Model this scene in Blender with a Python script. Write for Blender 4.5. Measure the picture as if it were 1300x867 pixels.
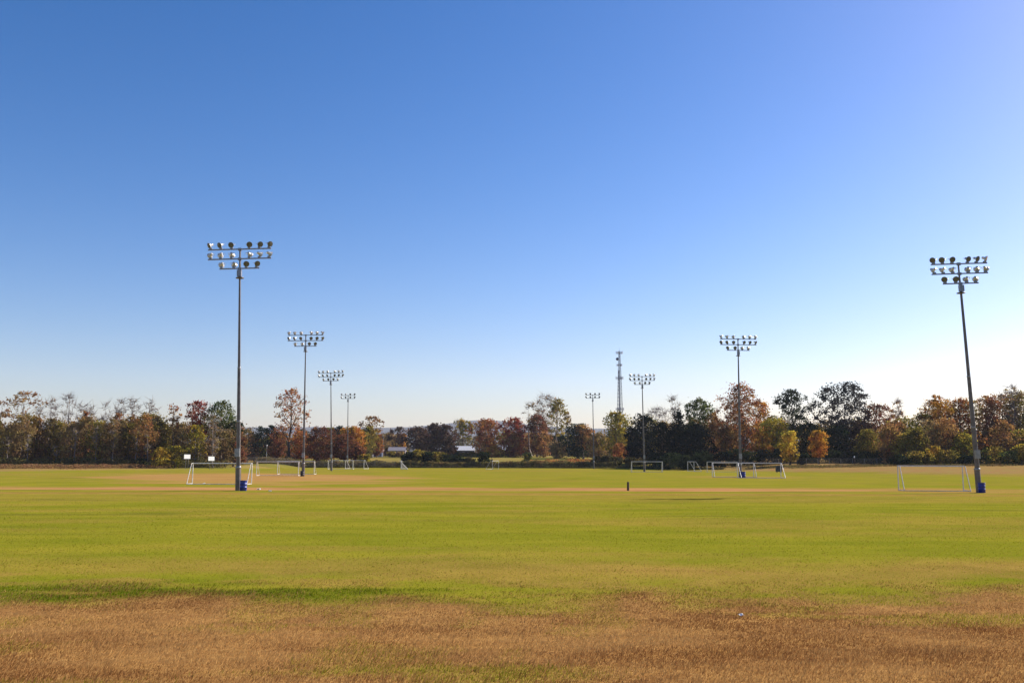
import bpy, math, random
import numpy as np

# ------------------------------------------------------------------ camera, sky, sun
scene = bpy.context.scene
for o in list(bpy.data.objects):
    bpy.data.objects.remove(o, do_unlink=True)
R = math.radians
F = 1190.0                      # focal length in photo pixels (photo 1300 x 867)
PITCH = math.atan(148.5 / F)
ROLL = 0.0024
CAM_Z = 3.1
SUN_AZ, SUN_EL = R(62), R(32)   # azimuth measured clockwise from +Y (view direction)

cp, sp = math.cos(PITCH), math.sin(PITCH)
fwd = np.array([0, cp, sp]); up0 = np.array([0, -sp, cp]); rt0 = np.array([1.0, 0, 0])
cr, sr = math.cos(ROLL), math.sin(ROLL)
rt = cr * rt0 + sr * up0
upv = -sr * rt0 + cr * up0
from mathutils import Matrix, Vector
cam_d = bpy.data.cameras.new('camera')
cam = bpy.data.objects.new('camera', cam_d)
scene.collection.objects.link(cam)
cam.matrix_world = Matrix(((rt[0], upv[0], -fwd[0], 0), (rt[1], upv[1], -fwd[1], 0), (rt[2], upv[2], -fwd[2], CAM_Z), (0, 0, 0, 1)))
cam_d.sensor_width = 36; cam_d.lens = 36 * F / 1300
cam_d.clip_start = 0.1; cam_d.clip_end = 30000
scene.camera = cam

world = bpy.data.worlds.new('World'); scene.world = world
world.use_nodes = True
wn = world.node_tree.nodes; wl = world.node_tree.links
bg = wn['Background']
sky = wn.new('ShaderNodeTexSky'); sky.sky_type = 'NISHITA'; sky.sun_disc = False
sky.sun_elevation = SUN_EL; sky.sun_rotation = SUN_AZ
sky.air_density = 1.0; sky.dust_density = 0.85; sky.ozone_density = 1.2; sky.altitude = 200
hs = wn.new('ShaderNodeHueSaturation'); hs.inputs['Saturation'].default_value = 1.35
dn = wn.new('ShaderNodeVectorMath'); dn.operation = 'SCALE'; dn.inputs['Scale'].default_value = .16
gm_ = wn.new('ShaderNodeGamma'); gm_.inputs['Gamma'].default_value = 1.18
un = wn.new('ShaderNodeVectorMath'); un.operation = 'MULTIPLY'; un.inputs[1].default_value = (1.0 / .16, .865 / .16, 1.0 / .16)   # white balance
wl.new(sky.outputs[0], dn.inputs[0]); wl.new(dn.outputs[0], gm_.inputs['Color']); wl.new(gm_.outputs[0], hs.inputs['Color'])
wl.new(hs.outputs[0], un.inputs[0]); wl.new(un.outputs[0], bg.inputs[0])
bg.inputs[1].default_value = 0.083

sun_d = bpy.data.lights.new('sun', 'SUN'); sun = bpy.data.objects.new('sun', sun_d)
scene.collection.objects.link(sun)
sun_d.energy = 4.2; sun_d.angle = R(0.53); sun_d.color = (1.0, 0.93, 0.82)
sv = Vector((math.sin(SUN_AZ) * math.cos(SUN_EL), math.cos(SUN_AZ) * math.cos(SUN_EL), math.sin(SUN_EL)))
sun.rotation_euler = sv.to_track_quat('Z', 'Y').to_euler()
sun.location = (60, 40, 60)

vs = scene.view_settings
vs.view_transform = 'Standard'; vs.look = 'None'; vs.gamma = 1; vs.use_curve_mapping = False
vs.exposure = 0.95
scene.render.resolution_x = 1024; scene.render.resolution_y = 682
try:
    scene.cycles.max_bounces = 6; scene.cycles.volume_bounces = 0
    scene.cycles.transparent_max_bounces = 8
except Exception:
    pass

# ------------------------------------------------------------------ helpers
rng = np.random.default_rng(7)
C = scene.collection

def sstep(a, b, x):
    t = np.clip((np.asarray(x, float) - a) / (b - a), 0, 1)
    return t * t * (3 - 2 * t)

def vnoise(x, y, seed=0):
    x = np.asarray(x, float); y = np.asarray(y, float)
    xi = np.floor(x).astype(np.int64); yi = np.floor(y).astype(np.int64)
    fx = x - xi; fy = y - yi
    fx = fx * fx * (3 - 2 * fx); fy = fy * fy * (3 - 2 * fy)
    def h(a, b):
        n = (a * 374761393 + b * 668265263 + seed * 982451653) & 0x7fffffff
        n = ((n ^ (n >> 13)) * 1274126177) & 0x7fffffff
        return ((n ^ (n >> 16)) & 0xffff) / 65535.0
    return (h(xi, yi) * (1 - fx) + h(xi + 1, yi) * fx) * (1 - fy) + (h(xi, yi + 1) * (1 - fx) + h(xi + 1, yi + 1) * fx) * fy

def fbm(x, y, seed=0, octs=4):
    s = 0; a = 0.5; t = 0
    for k in range(octs):
        s = s + a * vnoise(x * 2 ** k, y * 2 ** k, seed + k * 17); t += a; a *= 0.5
    return s / t

EDGE_X = [-400, -150, -118, -100, -78, -68, 0, 30, 44, 52, 65, 82, 100, 130, 400]
EDGE_Y = [178, 182, 195, 232, 250, 303, 305, 300, 268, 248, 228, 200, 186, 178, 170]
SLOPE_X = [-400, -110, -70, -30, 25, 45, 70, 130, 400]
SLOPE_V = [.008, .008, .035, .040, .040, .030, .036, .036, .036]
MAXZ_X = [-400, -110, -60, 25, 50, 400]
MAXZ_V = [1.0, 1.5, 6.0, 6.0, 3.5, 4.0]

def terrain(x, y):
    x = np.asarray(x, float); y = np.asarray(y, float)
    z = 1.35 * (1 - sstep(3.0, 21.0, y + 1.2 * (vnoise(x * .2, y * .2, 3) - .5)))
    z = z + 0.05 * (vnoise(x * .5, y * .5, 5) - .5) * sstep(30, 18, y) + 0.0
    e = np.interp(x, EDGE_X, EDGE_Y)
    rise = np.clip(y - e, 0, 1e9) * np.interp(x, SLOPE_X, SLOPE_V)
    mz = np.interp(x, MAXZ_X, MAXZ_V)
    rise = mz * (1 - np.exp(-rise / mz * 1.15))
    rise = rise + 0.25 * sstep(0, 12, y - e) * (vnoise(x * .12, y * .12, 9) - .3)
    far = sstep(600, 2500, y) * 10
    return z + rise + far

def ray(px, py):
    v = fwd + rt * ((px - 650) / F) - upv * ((py - 433.5) / F)
    return v

def at_y(px, d, py=590):
    """world x for pixel column px at world depth Y=d"""
    v = ray(px, py); return v[0] / v[1] * d

def top_z(px, py, d):
    v = ray(px, py); return CAM_Z + v[2] / v[1] * d

def spot(px, d):
    x = at_y(px, d); return x, d, float(terrain(x, d))

def ground_hit(px, py):
    v = ray(px, py); d = 5.0
    for t in np.arange(5, 400, .1):
        if CAM_Z + v[2] / v[1] * t <= terrain(v[0] / v[1] * t, t):
            return v[0] / v[1] * t, t, float(terrain(v[0] / v[1] * t, t))
    return None

def raw_mesh(name, verts, faces_idx, nper, smooth=False):
    me = bpy.data.meshes.new(name)
    verts = np.ascontiguousarray(verts, np.float32); faces_idx = np.ascontiguousarray(faces_idx, np.int32).ravel()
    nf = len(faces_idx) // nper
    me.vertices.add(len(verts)); me.vertices.foreach_set('co', verts.ravel())
    me.loops.add(len(faces_idx)); me.loops.foreach_set('vertex_index', faces_idx)
    me.polygons.add(nf)
    me.polygons.foreach_set('loop_start', np.arange(0, nf * nper, nper, dtype=np.int32))
    if smooth:
        me.polygons.foreach_set('use_smooth', np.ones(nf, bool))
    me.update(calc_edges=True)
    return me

def link(name, me, mat=None, parent=None, loc=None):
    o = bpy.data.objects.new(name, me); C.objects.link(o)
    if mat is not None and me is not None and not me.materials: me.materials.append(mat)
    if parent is not None: o.parent = parent
    if loc is not None: o.location = loc
    return o

def tag(o, label=None, cat=None, group=None, kind=None):
    if label: o['label'] = label
    if cat: o['category'] = cat
    if group: o['group'] = group
    if kind: o['kind'] = kind
    return o

def empty(name, loc, label, cat, group=None, rz=0):
    o = bpy.data.objects.new(name, None); C.objects.link(o)
    o.location = loc; o.rotation_euler = (0, 0, rz); o.empty_display_size = .3
    return tag(o, label, cat, group)

class MB:
    """collects simple solids, builds one mesh"""
    def __init__(s): s.v = []; s.f = []; s.sm = []
    def add(s, vs_, fs, smooth=False):
        n = len(s.v); s.v += [tuple(p) for p in vs_]; s.f += [tuple(i + n for i in f) for f in fs]; s.sm += [smooth] * len(fs)
    def box(s, c, d, rz=0, tilt=0):
        hx, hy, hz = d[0] / 2, d[1] / 2, d[2] / 2
        m = Matrix.Rotation(rz, 4, 'Z') @ Matrix.Rotation(tilt, 4, 'X')
        pts = [Vector(c) + (m @ Vector((sx * hx, sy * hy, sz * hz))) for sx in (-1, 1) for sy in (-1, 1) for sz in (-1, 1)]
        s.add(pts, [(0, 1, 3, 2), (4, 6, 7, 5), (0, 4, 5, 1), (2, 3, 7, 6), (0, 2, 6, 4), (1, 5, 7, 3)])
    def tube(s, a, b, r0, r1=None, n=8, caps=True):
        r1 = r0 if r1 is None else r1
        a = Vector(a); b = Vector(b); d = (b - a).normalized()
        u = d.orthogonal().normalized(); w = d.cross(u)
        pts = []
        for p, r in ((a, r0), (b, r1)):
            for k in range(n):
                t = 2 * math.pi * k / n
                pts.append(p + (u * math.cos(t) + w * math.sin(t)) * r)
        s.add(pts, [(k, (k + 1) % n, n + (k + 1) % n, n + k) for k in range(n)], True)
        if caps: s.add(pts, [tuple(range(n - 1, -1, -1)), tuple(range(n, 2 * n))])
    def lathe(s, prof, n=14, axis_m=None, cap0=True, cap1=True):
        m = axis_m or Matrix.Identity(4); pts = []
        for (r, z) in prof:
            for k in range(n):
                t = 2 * math.pi * k / n; pts.append(m @ Vector((r * math.cos(t), r * math.sin(t), z)))
        L = len(prof); fs = []
        for i in range(L - 1):
            for k in range(n):
                fs.append((i * n + k, i * n + (k + 1) % n, (i + 1) * n + (k + 1) % n, (i + 1) * n + k))
        s.add(pts, fs, True)
        if cap0: s.add(pts, [tuple(range(n - 1, -1, -1))])
        if cap1: s.add(pts, [tuple(range((L - 1) * n, L * n))])
    def mesh(s, name):
        me = bpy.data.meshes.new(name); me.from_pydata(s.v, [], s.f)
        me.polygons.foreach_set('use_smooth', s.sm); me.update(); return me
    def build(s, name, mat, parent=None, loc=None):
        return link(name, s.mesh(name), mat, parent, loc)

# ------------------------------------------------------------------ materials
def new_mat(name):
    m = bpy.data.materials.new(name); m.use_nodes = True
    nt = m.node_tree; return m, nt, nt.nodes, nt.links

def plain(name, col, rough=.6, metal=0, var=.25, scale=6.0, bump=0.0, dirt=None):
    m, nt, N, L = new_mat(name); b = N['Principled BSDF']
    tc = N.new('ShaderNodeTexCoord'); no = N.new('ShaderNodeTexNoise'); no.inputs['Scale'].default_value = scale; no.inputs['Detail'].default_value = 5
    L.new(tc.outputs['Object'], no.inputs['Vector'])
    rp = N.new('ShaderNodeValToRGB'); e = rp.color_ramp.elements
    lo = dirt or tuple(c * (1 - var) for c in col); hi = tuple(min(1, c * (1 + var)) for c in col)
    e[0].position = .32; e[0].color = (*lo, 1); e[1].position = .68; e[1].color = (*hi, 1)
    L.new(no.outputs['Fac'], rp.inputs['Fac']); L.new(rp.outputs['Color'], b.inputs['Base Color'])
    b.inputs['Roughness'].default_value = rough; b.inputs['Metallic'].default_value = metal
    if bump:
        bu = N.new('ShaderNodeBump'); bu.inputs['Strength'].default_value = bump; bu.inputs['Distance'].default_value = .02
        L.new(no.outputs['Fac'], bu.inputs['Height']); L.new(bu.outputs[0], b.inputs['Normal'])
    return m

def leaf_mat(name, cols, trans=.48, gain=1.85):
    m, nt, N, L = new_mat(name)
    for n in list(N):
        if n.type == 'BSDF_PRINCIPLED': N.remove(n)
    out = [n for n in N if n.type == 'OUTPUT_MATERIAL'][0]
    at = N.new('ShaderNodeAttribute'); at.attribute_name = 'tone'
    rp = N.new('ShaderNodeValToRGB'); e = rp.color_ramp.elements
    while len(e) < len(cols): e.new(.5)
    for k, c in enumerate(cols):
        e[k].position = .12 + .76 * k / (len(cols) - 1); e[k].color = (*[min(.75, q * gain) for q in c], 1)
    L.new(at.outputs['Fac'], rp.inputs['Fac'])
    oi = N.new('ShaderNodeObjectInfo'); hv = N.new('ShaderNodeHueSaturation')
    mr = N.new('ShaderNodeMapRange'); mr.inputs['To Min'].default_value = .8; mr.inputs['To Max'].default_value = 1.2
    L.new(oi.outputs['Random'], mr.inputs['Value']); L.new(mr.outputs[0], hv.inputs['Value'])
    tc = N.new('ShaderNodeTexCoord'); no = N.new('ShaderNodeTexNoise'); no.inputs['Scale'].default_value = .38; no.inputs['Detail'].default_value = 3
    L.new(tc.outputs['Object'], no.inputs['Vector'])
    mh = N.new('ShaderNodeMapRange'); mh.inputs['From Min'].default_value = .3; mh.inputs['From Max'].default_value = .7; mh.inputs['To Min'].default_value = .468; mh.inputs['To Max'].default_value = .537
    L.new(no.outputs['Fac'], mh.inputs['Value']); L.new(mh.outputs[0], hv.inputs['Hue']); L.new(rp.outputs[0], hv.inputs['Color'])
    d = N.new('ShaderNodeBsdfDiffuse'); t = N.new('ShaderNodeBsdfTranslucent'); mx = N.new('ShaderNodeMixShader')
    mx.inputs[0].default_value = trans
    L.new(hv.outputs[0], d.inputs[0]); L.new(hv.outputs[0], t.inputs[0])
    L.new(d.outputs[0], mx.inputs[1]); L.new(t.outputs[0], mx.inputs[2]); L.new(mx.outputs[0], out.inputs['Surface'])
    return m

M = {}
M['steel'] = plain('galvanised_steel', (.14, .115, .10), .45, .4, .25, 3)
M['arm'] = plain('crossarm_steel', (.26, .26, .27), .4, .6, .2, 5)
M['lamp'] = plain('lamp_aluminium', (.62, .61, .60), .35, .5, .12, 8)
M['glass'] = plain('lamp_lens', (.12, .11, .085), .25, 0, .3, 9)
M['white_paint'] = plain('white_painted_tube', (.74, .72, .68), .4, 0, .1, 4, dirt=(.5, .45, .38))
M['grey_tube'] = plain('weathered_aluminium_tube', (.55, .53, .52), .4, .2, .15, 4)
M['blue'] = plain('blue_plastic', (.012, .028, .22), .4, 0, .25, 5)
M['wood_post'] = plain('dark_wood_post', (.06, .035, .022), .8, 0, .4, 9, .4)
M['bark'] = plain('bark', (.085, .06, .045), .9, 0, .4, 4, .5)
M['bark_dark'] = plain('bark_dark', (.045, .032, .027), .9, 0, .4, 4, .5)
M['bark_pale'] = plain('bark_pale', (.20, .16, .14), .9, 0, .35, 3, .3)
M['fence'] = plain('fence_steel', (.20, .18, .16), .6, .2, .3, 3)
M['tower'] = plain('tower_steel', (.10, .115, .17), .5, .4, .2, .5)
M['antenna'] = plain('antenna_plastic', (.38, .40, .46), .5, 0, .1, 2)
M['net'] = plain('net_cord', (.62, .60, .55), .8, 0, .1, 5)
M['sign'] = plain('white_board', (.85, .85, .84), .45, 0, .04, 2)
M['paper'] = plain('paper', (.82, .81, .78), .7, 0, .05, 20)
M['cabinet'] = plain('dark_cabinet_paint', (.03, .026, .03), .6, 0, .3, 3)
M['wall_blue'] = plain('blue_grey_siding', (.17, .20, .30), .7, 0, .15, 1)
M['wall_mauve'] = plain('grey_siding', (.22, .18, .20), .75, 0, .2, 1)
M['wall_brick'] = plain('red_brown_brick', (.20, .10, .075), .85, 0, .25, 4)
M['wall_dark'] = plain('dark_siding', (.07, .065, .085), .8, 0, .2, 2)
M['roof_grey'] = plain('grey_shingle', (.22, .20, .215), .8, 0, .15, 2)
M['roof_white'] = plain('white_metal_roof', (.62, .62, .62), .4, 0, .06, 1)
M['roof_dark'] = plain('dark_shingle', (.06, .055, .065), .85, 0, .2, 2)
M['pane'] = plain('window_glass', (.03, .035, .045), .12, 0, .2, 1)
M['door'] = plain('door_paint', (.30, .27, .25), .6, 0, .1, 2)

LEAF = {
 'olive':   leaf_mat('leaves_olive', [(.06, .051, .012), (.125, .098, .018), (.215, .150, .026)]),
 'green':   leaf_mat('leaves_green', [(.020, .032, .012), (.05, .065, .018), (.13, .12, .025)]),
 'dkgreen': leaf_mat('leaves_dark_green', [(.014, .022, .012), (.028, .040, .018), (.05, .062, .022)], .25, 1.15),
 'cedar':   leaf_mat('leaves_cedar', [(.010, .014, .010), (.016, .022, .014), (.028, .034, .018)], .12, 1.0),
 'brown':   leaf_mat('leaves_brown', [(.085, .046, .022), (.17, .088, .032), (.27, .145, .045)]),
 'drab':    leaf_mat('leaves_drab_brown', [(.085, .058, .030), (.150, .102, .042), (.24, .165, .06)]),
 'rust':    leaf_mat('leaves_rust', [(.09, .033, .018), (.19, .075, .026), (.30, .13, .035)]),
 'red':     leaf_mat('leaves_red', [(.08, .018, .014), (.16, .036, .022), (.26, .08, .03)]),
 'dkred':   leaf_mat('leaves_dark_red', [(.055, .022, .016), (.10, .040, .022), (.16, .068, .03)]),
 'orange':  leaf_mat('leaves_orange', [(.17, .068, .014), (.33, .15, .024), (.48, .25, .045)], .45, 1.4),
 'yellow':  leaf_mat('leaves_yellow', [(.13, .085, .014), (.28, .185, .024), (.46, .31, .04)], .45, 1.75),
 'yolive':  leaf_mat('leaves_yellow_olive', [(.05, .05, .012), (.14, .115, .016), (.33, .23, .025)]),
 'oak':     leaf_mat('leaves_oak', [(.035, .022, .020), (.07, .042, .032), (.11, .068, .04)], .25),
 'bluoak':  leaf_mat('leaves_blue_oak', [(.020, .022, .024), (.038, .038, .036), (.07, .055, .042)], .2),
 'weed':    leaf_mat('weeds_tan', [(.10, .075, .03), (.20, .15, .055), (.30, .21, .08)], .3, 1.1),
 'sedge':   leaf_mat('weeds_rust', [(.11, .06, .03), (.18, .10, .045), (.25, .15, .065)], .3, 1.2),
 'dkweed':  leaf_mat('weeds_dark', [(.035, .033, .014), (.07, .06, .022), (.12, .095, .03)], .3),
}

# ------------------------------------------------------------------ ground zones
def zones(x, y):
    """dormant, dirt, lush, rough fractions of the turf at world x, y"""
    x = np.asarray(x, float); y = np.asarray(y, float)
    px = 650 + x / np.maximum(y, 4) * F * 0 + 0
    n1 = fbm(x * .35, y * .35, 11); n2 = fbm(x * .11, y * .22, 21); n3 = fbm(x * 1.3, y * 1.3, 31, 3)
    st = fbm(x * .09, y * .30, 41, 5)                                  # mowing / wheel streaks run across
    b = 21.4 + 3.2 * (fbm(x * .16, y * .12, 101, 3) - .5) + 1.6 * sstep(7, 14, x) + .4 * sstep(-4, -12, x) + 1.8 * (n1 - .5) + 1.0 * (n3 - .5)
    brown = 1 - sstep(-2.0, 1.7, y - b + 4.0 * (fbm(x * .8, y * .8, 131, 3) - .5))
    thin = sstep(.60, .74, n2) * .55 + sstep(.55, .7, fbm(x * .6, y * .25, 51)) * .28
    brown = brown * (1 - .75 * thin * sstep(5, 9, y))
    wv = 7 * (fbm(x * .13, y * .10, 141, 3) - .5) + 3 * (n1 - .5)
    band = sstep(24.6, 27.2, y + wv) * (1 - sstep(28.0, 32, y + wv)) * (.28 + .36 * sstep(-16, 4, x)) * (.3 + 1.1 * n2)
    dull = .42 * sstep(.38, .66, fbm(x * .5, y * .7, 151, 4)) * (1 - sstep(25, 34, y))
    mid = dull + .22 * sstep(.48, .70, st) * sstep(28, 32, y) + .06
    nearfar = .24 * sstep(62, 74, y) * (1 - sstep(86, 90, y)) + .30 * sstep(80, 82.5, y) * (1 - sstep(84, 86.5, y))
    back = .12 * sstep(104, 130, y) + .22 * sstep(.5, .65, fbm(x * .02, y * .06, 61)) * sstep(110, 130, y)
    dorm = np.clip(np.maximum.reduce([brown, band, mid + 0 * y, nearfar + mid * .5, back + 0 * y]), 0, 1)
    lush = sstep(-1.6, .2, y - b - .1) * (1 - sstep(1.2, 2.8, y - b + 2.4 * (n1 - .5))) * (.12 + .62 * sstep(3, -5, x)) * sstep(.40, .66, fbm(x * .3, y * .9, 71) + .16 * sstep(0, -9, x))
    tr = sstep(90.6, 92, y + .8 * (n1 - .5)) * (1 - sstep(98, 104.5, y + 9 * (n2 - .5))) * (.62 + .5 * sstep(.35, .6, fbm(x * .06, y * .4, 111))) * (1 - .55 * sstep(30, 45, x))
    cx, cy = -50, 152
    worn = sstep(1.15, .7, np.hypot((x - (-26 - .30 * (y - 100))) / 26, (y - cy) / 42) + .9 * (n2 - .5) + .5 * (st - .5)) * .72
    wr = sstep(1.2, .5, np.hypot((x - 44) / 9, (y - 93) / 6)) * .45
    wr2 = sstep(1.2, .5, np.hypot((x - 40) / 12, (y - 165) / 14)) * .3
    ruts_shade = .6 * sstep(.71, .79, fbm(x * .10, y * .9, 81, 3)) * .6 * sstep(36, 44, y) * (1 - sstep(74, 82, y))
    ruts_shade = ruts_shade + .55 * sstep(89.6, 90.3, y + .8 * (n1 - .5)) * (1 - sstep(90.6, 91.6, y + .8 * (n1 - .5))) * sstep(.4, .6, fbm(x * .08, y * .1, 121))  # plus a painted dark line for the shadow at the dirt track's near edge
    dirt = np.clip(np.maximum.reduce([tr, worn, wr, wr2]), 0, 1)
    e = np.interp(x, EDGE_X, EDGE_Y)
    rough = sstep(-2, 9, y - e + 14 * (n2 - .5)); bank = sstep(46, 60, x) + sstep(-90, -105, x) * .8
    return dorm, dirt, np.clip(lush, 0, 1), rough, np.clip(ruts_shade, 0, 1), np.clip(bank, 0, 1)

COL = dict(green=(.192, .204, .010), green2=(.295, .262, .020), dorm=(.39, .205, .062), dorm2=(.25, .115, .038), dorm3=(.52, .31, .11),
           lush=(.080, .115, .004), dirt=(.45, .235, .085), dirt2=(.36, .165, .070), rough=(.28, .205, .06), rough2=(.17, .165, .03), bank=(.30, .165, .062), rut_shade=(.075, .07, .02))

def ground_material():
    m, nt, N, L = new_mat('turf'); b = N['Principled BSDF']; b.inputs['Roughness'].default_value = .95
    b.inputs['Specular IOR Level'].default_value = 0
    def rgb(c):
        n = N.new('ShaderNodeRGB'); n.outputs[0].default_value = (*c, 1); return n.outputs[0]
    def noise(scale, detail=4, sx=1, sy=1, rough=.55):
        ge = N.new('ShaderNodeNewGeometry'); mp = N.new('ShaderNodeMapping'); mp.inputs['Scale'].default_value = (sx, sy, 1)
        L.new(ge.outputs['Position'], mp.inputs['Vector'])
        n = N.new('ShaderNodeTexNoise'); n.inputs['Scale'].default_value = scale; n.inputs['Detail'].default_value = detail; n.inputs['Roughness'].default_value = rough
        L.new(mp.outputs[0], n.inputs['Vector']); return n.outputs['Fac']
    def rng_(v, a, b2, c=0, d=1):
        n = N.new('ShaderNodeMapRange'); n.inputs['From Min'].default_value = a; n.inputs['From Max'].default_value = b2
        n.inputs['To Min'].default_value = c; n.inputs['To Max'].default_value = d; L.new(v, n.inputs['Value']); return n.outputs[0]
    def mix(f, a, b2):
        n = N.new('ShaderNodeMix'); n.data_type = 'RGBA'; L.new(f, n.inputs[0]); L.new(a, n.inputs[6]); L.new(b2, n.inputs[7]); return n.outputs[2]
    def math_(op, a, b2):
        n = N.new('ShaderNodeMath'); n.operation = op; n.use_clamp = True
        for k, v in enumerate((a, b2)):
            if isinstance(v, (int, float)): n.inputs[k].default_value = v
            else: L.new(v, n.inputs[k])
        return n.outputs[0]
    at = N.new('ShaderNodeAttribute'); at.attribute_name = 'zones'
    se = N.new('ShaderNodeSeparateColor'); L.new(at.outputs['Color'], se.inputs[0])
    at2 = N.new('ShaderNodeAttribute'); at2.attribute_name = 'zones2'
    se2 = N.new('ShaderNodeSeparateColor'); L.new(at2.outputs['Color'], se2.inputs[0])
    fine = noise(9, 6, rough=.7); mid = noise(.7, 5); st = noise(.30, 6, .38, 1.0); big = noise(.06, 4, .5, 1)
    g = mix(rng_(st, .38, .64), rgb(COL['green']), rgb(COL['green2']))
    g = mix(rng_(fine, .35, .7, 0, .5), g, rgb(COL['lush']))
    dm = mix(rng_(mid, .35, .68), rgb(COL['dorm2']), rgb(COL['dorm']))
    dm = mix(rng_(fine, .48, .72, 0, .8), dm, rgb(COL['dorm3']))
    def soft(v, amt):     # break the zone edge up with fine noise
        w = math_('ADD', v, rng_(fine, .3, .7, -amt, amt)); return rng_(w, .0, 1.0)
    c = mix(soft(se.outputs[0], .14), g, dm)
    c = mix(soft(se.outputs[2], .10), c, rgb(COL['lush']))
    di = mix(rng_(st, .4, .62), rgb(COL['dirt']), rgb(COL['dirt2']))
    c = mix(soft(se.outputs[1], .12), c, di)
    ro = mix(rng_(big, .42, .58), rgb(COL['rough']), rgb(COL['rough2']))
    ro = mix(rng_(mid, .45, .7, 0, .4), ro, rgb(COL['dorm2']))
    ro = mix(se2.outputs[2], ro, mix(rng_(mid, .4, .62), rgb(COL['bank']), rgb(COL['rough'])))
    c = mix(se2.outputs[0], c, ro)
    c = mix(se2.outputs[1], c, rgb(COL['rut_shade']))
    L.new(c, b.inputs['Base Color'])
    bu = N.new('ShaderNodeBump'); bu.inputs['Strength'].default_value = .6; bu.inputs['Distance'].default_value = .05
    L.new(fine, bu.inputs['Height']); L.new(bu.outputs[0], b.inputs['Normal'])
    return m

def build_ground():
    ys = np.concatenate([np.arange(-80, 4, 4.0), np.arange(4, 34, .22), np.arange(34, 70, .5), np.arange(70, 120, .6), np.arange(120, 330, 1.6), np.arange(330, 700, 12), np.geomspace(700, 9500, 40)])
    nx = 190
    u = np.linspace(-1, 1, nx); u = .55 * u + .45 * u ** 3
    Y, U = np.meshgrid(ys, u, indexing='ij')
    X = U * (26 + 1.15 * np.maximum(Y, 0) + .6 * np.maximum(-Y, 0))
    Z = terrain(X, Y)
    v = np.stack([X, Y, Z], -1).reshape(-1, 3)
    ny = len(ys); i = np.arange(ny - 1)[:, None] * nx + np.arange(nx - 1)[None, :]
    f = np.stack([i, i + 1, i + nx + 1, i + nx], -1).reshape(-1, 4)
    me = raw_mesh('ground', v, f, 4, True)
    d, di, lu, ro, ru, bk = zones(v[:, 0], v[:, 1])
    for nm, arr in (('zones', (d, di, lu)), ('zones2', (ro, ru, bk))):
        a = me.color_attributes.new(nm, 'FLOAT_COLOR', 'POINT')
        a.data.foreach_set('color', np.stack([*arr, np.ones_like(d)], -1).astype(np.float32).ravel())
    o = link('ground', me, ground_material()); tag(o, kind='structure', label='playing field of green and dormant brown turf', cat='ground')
    return o
build_ground()

def mixc(a, b, t):
    return np.asarray(a)[None, :] * (1 - t[:, None]) + np.asarray(b)[None, :] * t[:, None]

def blade_mat():
    m, nt, N, L = new_mat('grass_blades')
    for n in list(N):
        if n.type == 'BSDF_PRINCIPLED': N.remove(n)
    out = [n for n in N if n.type == 'OUTPUT_MATERIAL'][0]
    at = N.new('ShaderNodeAttribute'); at.attribute_name = 'blade'
    d = N.new('ShaderNodeBsdfDiffuse'); t = N.new('ShaderNodeBsdfTranslucent'); mx = N.new('ShaderNodeMixShader'); mx.inputs[0].default_value = .35
    L.new(at.outputs['Color'], d.inputs[0]); L.new(at.outputs['Color'], t.inputs[0])
    L.new(d.outputs[0], mx.inputs[1]); L.new(t.outputs[0], mx.inputs[2]); L.new(mx.outputs[0], out.inputs['Surface'])
    return m
BLADE = blade_mat()

def grass(name, n, y0, y1, power, hfun, wfun, label, fade0, fade1, dry=False):
    """n blades between depth y0 and y1, denser towards y0"""
    t = rng.random(n)
    a = power
    y = (y0 ** a + t * (y1 ** a - y0 ** a)) ** (1 / a)
    x = (rng.random(n) * 2 - 1) * (.60 * y + 2.2)
    d, di, lu, ro, ru, bk = zones(x, y)
    keep = (rng.random(n) > di * .9) & (rng.random(n) > sstep(fade0, fade1, y))
    if dry: keep &= rng.random(n) < np.clip(1.25 * np.where(y < 19, 1, d) + .8 * lu, 0, 1)
    x, y, d, lu, ru = x[keep], y[keep], d[keep], lu[keep], ru[keep]; n = len(x)
    r = rng.random(n); r2 = rng.random(n)
    clump = .5 * fbm(x * 2.2, y * 2.2, 91, 3) + .5 * fbm(x * 7, y * 5, 95, 2); clump = .5 + 1.35 * (clump - .5); patch = fbm(x * .5, y * .5, 93, 3)
    h = hfun(y) * (.4 + 1.2 * r ** 1.6 + 1.6 * (rng.random(n) > .985)) * (.25 + 1.5 * clump) * (1 + .4 * lu)
    w = wfun(y) * (.6 + .8 * r2)
    isb = (rng.random(n) < d)
    tone = np.clip(.7 * (patch - .5) * 1.7 + .45 * clump + .30 + .5 * (rng.random(n) - .5), 0, 1)
    tone = sstep(.2, .8, tone)
    cb = mixc(COL['dorm2'], COL['dorm3'], tone); cg = mixc(COL['green'], COL['green2'], tone)
    isl = (rng.random(n) < lu); cg = np.where(isl[:, None], mixc(COL['lush'], COL['green'], tone * .6), cg)
    col = np.where(isb[:, None], cb, cg) * (.8 + .5 * rng.random(n))[:, None]
    az = rng.random(n) * 2 * np.pi; lean = .25 + .75 * rng.random(n)
    laz = .7 * rng.standard_normal(n) + 0.6
    base = np.stack([x, y, terrain(x, y) - .004], -1)
    sx = np.stack([np.cos(az), np.sin(az), 0 * az], -1) * (w / 2)[:, None]
    tip = base + np.stack([np.cos(laz) * lean * h, np.sin(laz) * lean * h, h], -1)
    v = np.stack([base - sx, base + sx, tip], 1).reshape(-1, 3)
    me = raw_mesh(name, v, np.arange(3 * n), 3)
    at = me.color_attributes.new('blade', 'FLOAT_COLOR', 'CORNER')
    cc = np.repeat(np.concatenate([col, np.ones((n, 1))], 1), 3, 0)
    at.data.foreach_set('color', cc.astype(np.float32).ravel())
    return tag(link(name, me, BLADE), label, 'grass', kind='stuff')

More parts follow.
